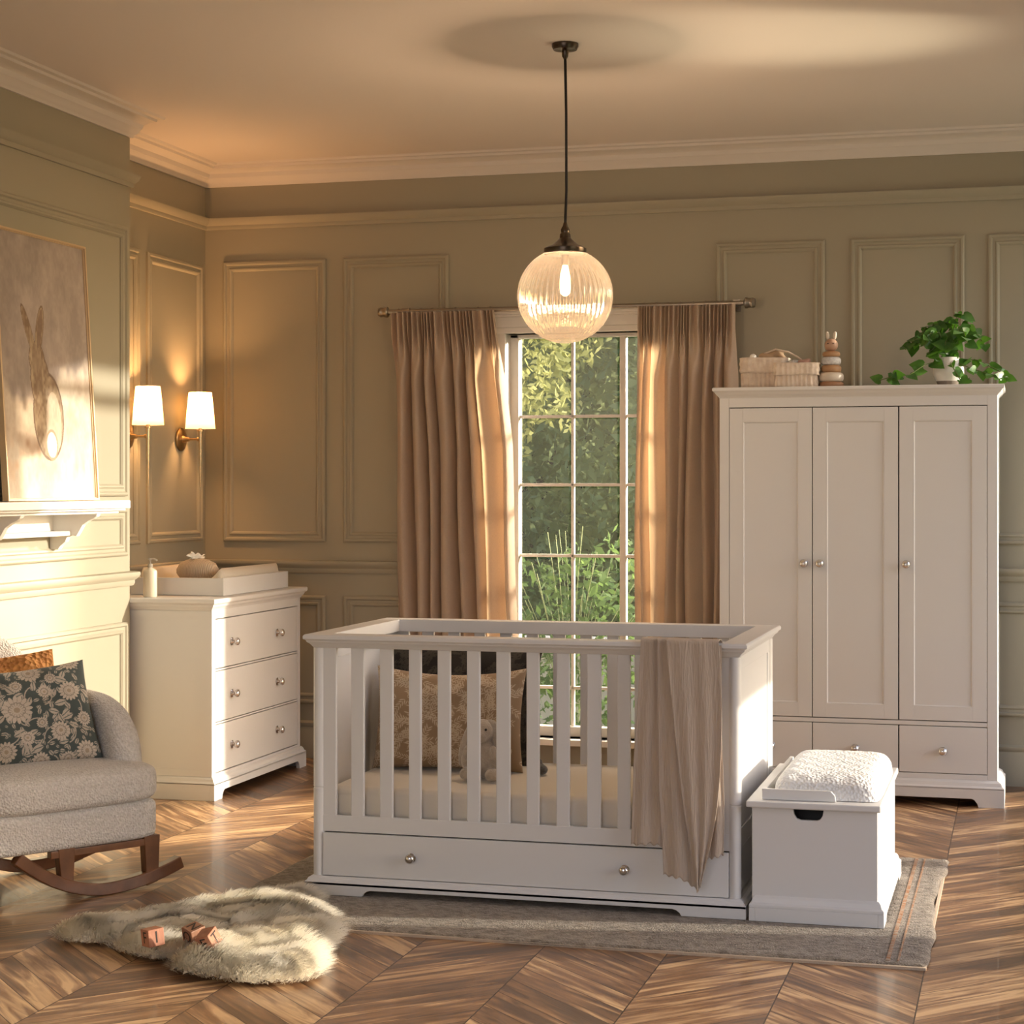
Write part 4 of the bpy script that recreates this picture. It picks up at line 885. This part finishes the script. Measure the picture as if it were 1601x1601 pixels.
# ---- rug under the cot
RUGM = mat('beige_rug_pile', (.34, .285, .225), .98, bump=('noise', 160, 1.0, .010), sheen=.2, var=((.17, .135, .10), 34, (1, 1.8, 1)))
RUGE = mat('rug_binding', (.55, .44, .33), .9, bump=('noise', 200, .6, .004))
rg = thing('area_rug', 'worn beige pile rug under the cot and toy box', 'rug', (-1.48, 6.56, 0))
nx, ny = 420, 260
g = np.random.default_rng(2); U, V = np.meshgrid(np.linspace(0, 1, nx), np.linspace(0, 1, ny))
X = -2.67 + U * 2.388 + .010 * np.sin(V * 8) * (U > .5) + .004 * np.sin(V * 31); Y = 5.735 + V * 1.66 + .006 * np.sin(U * 9)
edge = np.minimum(np.minimum(U, 1 - U) * 2.39, np.minimum(V, 1 - V) * 1.66)
Z = .004 + .012 * np.clip(edge / .012, 0, 1) ** .5 + .0022 * g.random(U.shape) * (edge > .02)
grid_mesh('pile', X, Y, Z, RUGM, rg)
bm = bmesh.new(); sweep(bm, [(-2.674, 5.731), (-.280, 5.731), (-.280, 7.398), (-2.674, 7.398)], [(0, 0), (0, .008), (-.010, .009), (-.010, 0)], True, flat)
mesh_obj('binding', bm, RUGE, rg)
mesh_obj('border_stripe', B((-.40, -.388, 5.76, 7.37, .010, .0186), (-.366, -.36, 5.76, 7.37, .010, .0186)), mat('rust_thread', (.36, .17, .08), .95, bump=('noise', 200, .9, .004), var=((.42, .33, .25), 50)), rg)

# ---- sheepskin: outline traced on the floor, mound height, then wool fibres
SK = [(-2.99, 5.40), (-2.97, 5.47), (-2.88, 5.545), (-2.80, 5.64), (-2.74, 5.70), (-2.66, 5.80), (-2.58, 5.87), (-2.50, 5.96), (-2.44, 6.06), (-2.36, 6.09), (-2.30, 6.00), (-2.32, 5.90), (-2.24, 5.83), (-2.16, 5.76), (-2.10, 5.66), (-2.085, 5.55), (-2.075, 5.46), (-2.06, 5.37), (-2.02, 5.28), (-1.985, 5.18), (-2.00, 5.09), (-2.08, 5.04), (-2.18, 5.03), (-2.27, 5.05), (-2.37, 5.08), (-2.44, 5.10), (-2.46, 5.20), (-2.53, 5.21), (-2.62, 5.23), (-2.69, 5.27), (-2.74, 5.33), (-2.82, 5.35), (-2.90, 5.34)]
def smooth_poly(P, it=3):
    for _ in range(it): P = [p for i in range(len(P)) for p in ((.75 * P[i][0] + .25 * P[(i + 1) % len(P)][0], .75 * P[i][1] + .25 * P[(i + 1) % len(P)][1]), (.25 * P[i][0] + .75 * P[(i + 1) % len(P)][0], .25 * P[i][1] + .75 * P[(i + 1) % len(P)][1]))]
    return np.array(P)
SP = smooth_poly(SK, 2)
def inside(px, py):
    c_ = np.zeros(px.shape, bool); n_ = len(SP)
    for i in range(n_):
        (x1_, y1_), (x2_, y2_) = SP[i], SP[(i + 1) % n_]
        q = ((y1_ > py) != (y2_ > py)) & (px < (x2_ - x1_) * (py - y1_) / (y2_ - y1_ + 1e-12) + x1_); c_ ^= q
    return c_
def edged(px, py):
    d = np.full(px.shape, 9.)
    for i in range(len(SP)):
        a = SP[i]; b = SP[(i + 1) % len(SP)]; ab = b - a; tt_ = np.clip(((px - a[0]) * ab[0] + (py - a[1]) * ab[1]) / (ab @ ab), 0, 1)
        d = np.minimum(d, np.hypot(px - a[0] - tt_ * ab[0], py - a[1] - tt_ * ab[1]))
    return d
def hgt(px, py, d): return .008 + .045 * np.clip(d / .09, 0, 1) ** .6 + .018 * (px > -2.70) * (py > 5.70) + .013 * np.sin(px * 17 + 1) * np.sin(py * 13) * np.clip(d / .08, 0, 1)
sk = thing('sheepskin_rug', 'cream long-haired sheepskin rug lying on the parquet', 'sheepskin', (-2.5, 5.5, 0))
xs = np.arange(-3.02, -1.93, .012); ys = np.arange(5.0, 6.12, .012); GX, GY = np.meshgrid(xs, ys); ins = inside(GX, GY); dd = edged(GX, GY)
bm = bmesh.new(); vid = {}
for j in range(GX.shape[0] - 1):
    for i in range(GX.shape[1] - 1):
        if ins[j, i] and ins[j, i + 1] and ins[j + 1, i] and ins[j + 1, i + 1]:
            q = []
            for a, b in ((j, i), (j, i + 1), (j + 1, i + 1), (j + 1, i)):
                if (a, b) not in vid: vid[(a, b)] = bm.verts.new((GX[a, b], GY[a, b], hgt(GX[a, b], GY[a, b], dd[a, b])))
                q.append(vid[(a, b)])
            bm.faces.new(q)
WOOLU = mat('wool_skin', (.80, .72, .58), .95)
mesh_obj('hide', bm, WOOLU, sk, smooth=True)
NF = 58000
px = rng.uniform(-3.02, -1.93, NF * 2); py = rng.uniform(5.0, 6.12, NF * 2); k_ = inside(px, py); px, py = px[k_][:NF], py[k_][:NF]; d_ = edged(px, py); hz = hgt(px, py, d_)
# combing direction: outwards near the edge, swirling clumps inside
gxv = edged(px + .01, py) - edged(px - .01, py); gyv = edged(px, py + .01) - edged(px, py - .01); gl2 = np.hypot(gxv, gyv) + 1e-6
clump = np.sin(px * 38 + 2 * np.sin(py * 27)) + np.cos(py * 41 + 2 * np.sin(px * 22)); ang = clump * .7 + rng.normal(0, .35, len(px))
w_ = np.clip(1 - d_ / .07, 0, 1)
dx_ = -gxv / gl2 * w_ * 1.1 + np.cos(ang) * (1 - .6 * w_); dy_ = -gyv / gl2 * w_ * 1.1 + np.sin(ang) * (1 - .6 * w_)
ln = rng.uniform(.032, .055, len(px)); ln = np.where(np.hypot(px + 2.56, py - 5.40) < .17, ln * .5, ln); N_ = len(px); wid = .0014
T4 = [(0, 0, 1), (.22, .42, .85), (.62, .72, .55), (1.0, .82, .05)]
tw = np.stack([-dy_, dx_], 1) / (np.hypot(dx_, dy_)[:, None] + 1e-6)
vs = []
for a, up, wv in T4:
    cx_ = px + dx_ * ln * a * .75; cy_ = py + dy_ * ln * a * .75; cz_ = hz + ln * up * (.85 - .5 * w_)
    for s in (-1, 1): vs.append(np.stack([cx_ + s * tw[:, 0] * wid * wv, cy_ + s * tw[:, 1] * wid * wv, cz_], 1))
VV = np.stack(vs, 1).reshape(-1, 3); VV[:, 2] = np.maximum(VV[:, 2], .002)
base = np.arange(N_)[:, None, None] * 8; Fq = np.array([[0, 2, 3, 1], [2, 4, 5, 3], [4, 6, 7, 5]])[None] + base; Fq = Fq.reshape(-1, 4)
me = bpy.data.meshes.new('fleece'); me.vertices.add(len(VV)); me.vertices.foreach_set('co', (VV - np.array((-2.5, 5.5, 0))).ravel())
me.loops.add(Fq.size); me.loops.foreach_set('vertex_index', Fq.ravel()); me.polygons.add(len(Fq)); me.polygons.foreach_set('loop_start', np.arange(len(Fq)) * 4)
me.update(calc_edges=True); me.shade_smooth()
nv = np.stack([dx_ * .55 + .25 * np.cos(ang * 3), dy_ * .55 + .25 * np.sin(ang * 3), np.ones(N_)], 1); nv /= np.linalg.norm(nv, axis=1)[:, None]
me.normals_split_custom_set_from_vertices(np.repeat(nv, 8, 0).tolist())
WOOL = cloth('cream_wool', (.97, .94, .87), (.97, .93, .85), .5, 100, var=((.95, .87, .70), 5))
for l_ in list(WOOL.node_tree.links):
    if l_.to_socket.name == 'Normal': WOOL.node_tree.links.remove(l_)
me.materials.append(WOOL); fo = bpy.data.objects.new('fleece', me); COL.objects.link(fo); fo.parent = sk; fo['kind'] = 'stuff'

# ---- letter blocks on the sheepskin
def letter(ch, size):
    cu = bpy.data.curves.new('t', 'FONT'); cu.body = ch; cu.size = size; cu.extrude = .0006; cu.align_x = 'CENTER'; cu.align_y = 'CENTER'
    o = bpy.data.objects.new('t', cu); COL.objects.link(o); bpy.context.view_layer.update()
    me = bpy.data.meshes.new_from_object(o.evaluated_get(bpy.context.evaluated_depsgraph_get())); bpy.data.objects.remove(o); bpy.data.curves.remove(cu); me.materials.append(INK); return me
def block(loc, rot, top_, front, side, m, label):
    S = .052; r_ = thing('letter_block', label, 'toy block', (0, 0, 0), 'wooden letter blocks on the sheepskin')
    mesh_obj('block_body', B((-S / 2, S / 2, -S / 2, S / 2, 0, S)), m, r_, bevel=.002)
    for ch, f in ((top_, Matrix.Translation((0, 0, S))), (front, Matrix.Translation((0, -S / 2, S / 2)) @ Matrix.Rotation(R(90), 4, 'X')), (side, Matrix.Translation((S / 2, 0, S / 2)) @ Matrix.Rotation(R(90), 4, 'Z') @ Matrix.Rotation(R(90), 4, 'X'))):
        if ch:
            o = bpy.data.objects.new('letter', letter(ch, .05)); COL.objects.link(o); o.parent = r_; o.matrix_local = f
    r_.location = loc; r_.rotation_euler = rot
block((-2.533, 5.198, .058), (R(4), R(-5), R(-38)), None, 'F', 'I', BLOCKW, 'reddish wooden letter block standing apart at the left on the sheepskin')
block((-2.430, 5.27, .058), (R(14), R(8), R(-30)), 'N', 'O', None, BLOCKWD, 'brown wooden block with an N on top beside the tilted E block')
block((-2.335, 5.185, .070), (R(24), R(-16), R(-12)), None, 'E', 'T', BLOCKW, 'tilted wooden block showing a letter E, rightmost on the sheepskin')

# ================================================================== GARDEN
GRASS = mat('lawn', (.10, .15, .04), .9, var=((.16, .20, .07), 3))
o = mesh_obj('ground_garden', B((-30, 30, YB + .2, 50, -.35, -.3), (XR + .12, 30, -20, YB + .2, -.35, -.3)), GRASS); struct(o)
def leafcloud(name, blobs, n, size, m, parent, seed):
    g = np.random.default_rng(seed); tot = sum(b[1][0] * b[1][1] * b[1][2] for b in blobs); V_ = []
    for c_, r_ in blobs:
        k = int(n * r_[0] * r_[1] * r_[2] / tot); d = g.normal(size=(k, 3)); d /= np.linalg.norm(d, axis=1)[:, None]
        rad = g.uniform(.55, 1.05, k) ** .6
        p = np.array(c_) + d * rad[:, None] * np.array(r_) * (1 + .12 * np.sin(d[:, 0:1] * 9 + d[:, 2:3] * 7))
        u_ = g.normal(size=(k, 3)); u_ /= np.linalg.norm(u_, axis=1)[:, None]; w_ = np.cross(u_, g.normal(size=(k, 3))); w_ /= np.linalg.norm(w_, axis=1)[:, None]
        s_ = size * g.uniform(.6, 1.4, k)[:, None]
        V_.append(np.stack([p - u_ * s_, p + w_ * s_ * .45, p + u_ * s_, p - w_ * s_ * .45], 1))
    V_ = np.concatenate(V_).reshape(-1, 3); F_ = np.arange(len(V_)).reshape(-1, 4)
    off = np.array(OFF[parent.name]) if parent is not None else 0
    me = bpy.data.meshes.new(name); me.from_pydata((V_ - off).tolist(), [], F_.tolist()); me.materials.append(m)
    o = bpy.data.objects.new(name, me); COL.objects.link(o)
    if parent is not None: o.parent = parent
    return o
def leafm(name, a, b, c, sc): return cloth(name, a, c, .45, 30, var=(b, sc))
LT = leafm('sunlit_foliage', (.42, .46, .18), (.68, .66, .30), (.7, .7, .28), 1.3)  # brighter leaf colour with the sunlight put into it
LD = leafm('shaded_foliage', (.22, .29, .14), (.46, .52, .27), (.46, .55, .26), 2.2)  # darker copy of the leaf colour, shade put into its tone
LB = leafm('garden_plant_leaves', (.07, .15, .05), (.16, .24, .09), (.2, .32, .09), 4)
BARK = mat('bark', (.12, .085, .055), .9, bump=('noise', 20, .8, .02))
def tree(label, x, y, h, r, blobs, m, n, seed, size=.06):
    t_ = thing('garden_tree', label, 'tree', (x, y, -.3)); bm = bmesh.new()
    tube(bm, [(x, y, -.3), (x + .05, y, h * .3), (x - .05, y + .05, h * .7)], [r, r * .8, r * .4], 10); mesh_obj('trunk', bm, BARK, t_, smooth=True)
    leafcloud('foliage', blobs, n, size, m, t_, seed)
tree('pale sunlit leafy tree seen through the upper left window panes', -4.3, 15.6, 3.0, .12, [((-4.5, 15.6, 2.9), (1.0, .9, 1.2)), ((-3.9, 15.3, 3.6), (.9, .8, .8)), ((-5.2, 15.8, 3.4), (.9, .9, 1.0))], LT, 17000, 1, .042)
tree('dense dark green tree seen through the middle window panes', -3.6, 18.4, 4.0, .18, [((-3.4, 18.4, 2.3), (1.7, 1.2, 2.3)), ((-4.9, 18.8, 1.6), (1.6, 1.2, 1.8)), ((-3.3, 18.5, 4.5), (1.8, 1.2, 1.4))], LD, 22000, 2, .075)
tree('mid green tree seen through the upper right window panes', -2.6, 16.8, 3.6, .14, [((-2.5, 16.8, 2.6), (1.0, .9, 1.9)), ((-2.9, 16.9, 4.0), (1.1, .9, 1.0)), ((-1.7, 17.0, 2.8), (.9, .9, 1.6))], leafm('grey_green_foliage', (.30, .39, .20), (.56, .62, .34), (.56, .64, .34), 2.0), 11000, 3, .075)
# hedge closing the garden
hd = thing('garden_hedge', 'tall clipped green hedge at the end of the garden', 'hedge', (-5, 22, -.3))
leafcloud('foliage', [((-10 + 2.2 * k, 22 + .3 * math.sin(k * 3), 2.2), (1.7, 1.0, 3.2)) for k in range(7)], 20000, .15, LD, hd, 9)
mesh_obj('branches', B((-11.5, 4.5, 22, 22.2, -.3, 4.6)), mat('dark_twigs', (.04, .05, .03), 1), hd)
# flowering plant close to the glass
fp = thing('garden_plant', 'leafy green shrub growing just outside the lower window panes', 'shrub', (-2.55, 10.7, -.3)); bm = bmesh.new(); g2 = random.Random(3)
for k in range(26):
    a = g2.uniform(0, 2 * PI); r_ = g2.uniform(.15, .55); h_ = g2.uniform(.75, 1.25)
    tube(bm, [(-2.55, 10.7, -.3), (-2.55 + r_ * .3 * math.cos(a), 10.7 + r_ * .3 * math.sin(a), h_ * .4), (-2.55 + r_ * .8 * math.cos(a), 10.7 + r_ * .5 * math.sin(a), h_ * .8), (-2.55 + r_ * 1.1 * math.cos(a), 10.7 + r_ * .6 * math.sin(a), h_)], .0025, 5)
mesh_obj('stems', bm, mat('pale_stems', (.32, .38, .20), .7), fp)
leafcloud('foliage', [((-2.62, 10.7, .62), (.55, .3, .42)), ((-2.35, 10.8, .75), (.4, .3, .4)), ((-2.7, 10.7, .3), (.6, .3, .35))], 1900, .035, LB, fp, 12)
# pale garden wall and brick pier beyond the right pane
STONE = bpy.data.materials.new('pale_brick'); STONE.use_nodes = True; n = STONE.node_tree.nodes; L = STONE.node_tree.links
bt_ = n.new('ShaderNodeTexBrick'); bt_.inputs['Color1'].default_value = (.52, .45, .38, 1); bt_.inputs['Color2'].default_value = (.42, .36, .31, 1); bt_.inputs['Mortar'].default_value = (.62, .58, .52, 1); bt_.inputs['Scale'].default_value = 3.2
tc = n.new('ShaderNodeTexCoord'); mp = n.new('ShaderNodeMapping'); mp.inputs['Rotation'].default_value = (R(90), 0, 0); L.new(tc.outputs['Object'], mp.inputs[0]); L.new(mp.outputs[0], bt_.inputs['Vector']); L.new(bt_.outputs[0], n['Principled BSDF'].inputs['Base Color'])
o = mesh_obj('brick_pier', B((-2.42, -2.05, 12.0, 12.35, -.3, 3.4)), STONE, None, loc=(-2.2, 12.2, -.3), bevel=.01); tag(o, 'pale brick pier outside behind the right-hand window pane', 'pier')
o = mesh_obj('garden_wall', B((-5.2, -1.2, 12.6, 12.8, -.3, .34), (-5.22, -1.18, 12.58, 12.82, .34, .40)), mat('cream_render', (.72, .66, .54), .9), None, loc=(-3, 12.7, -.3)); tag(o, 'low cream garden wall outside the window', 'garden wall')
# unseen panel added outside on the right: keeps the chimney breast top in shade
bm = bmesh.new(); prism(bm, [(7.5, 2.90), (7.75, 2.97), (8.2, 3.07), (9.3, 3.35), (9.3, 3.8), (7.5, 3.8)], lambda u, v, w: (XR + .5 + w, u, v), .04)
aw = mesh_obj('wall_shade_panel', bm, mat('shade_panel_canvas', (.55, .50, .42), .9), None, loc=(XR + .5, 7.7, 3.0)); tag(aw, 'unseen canvas panel added outside to shade the chimney breast', 'shade panel')
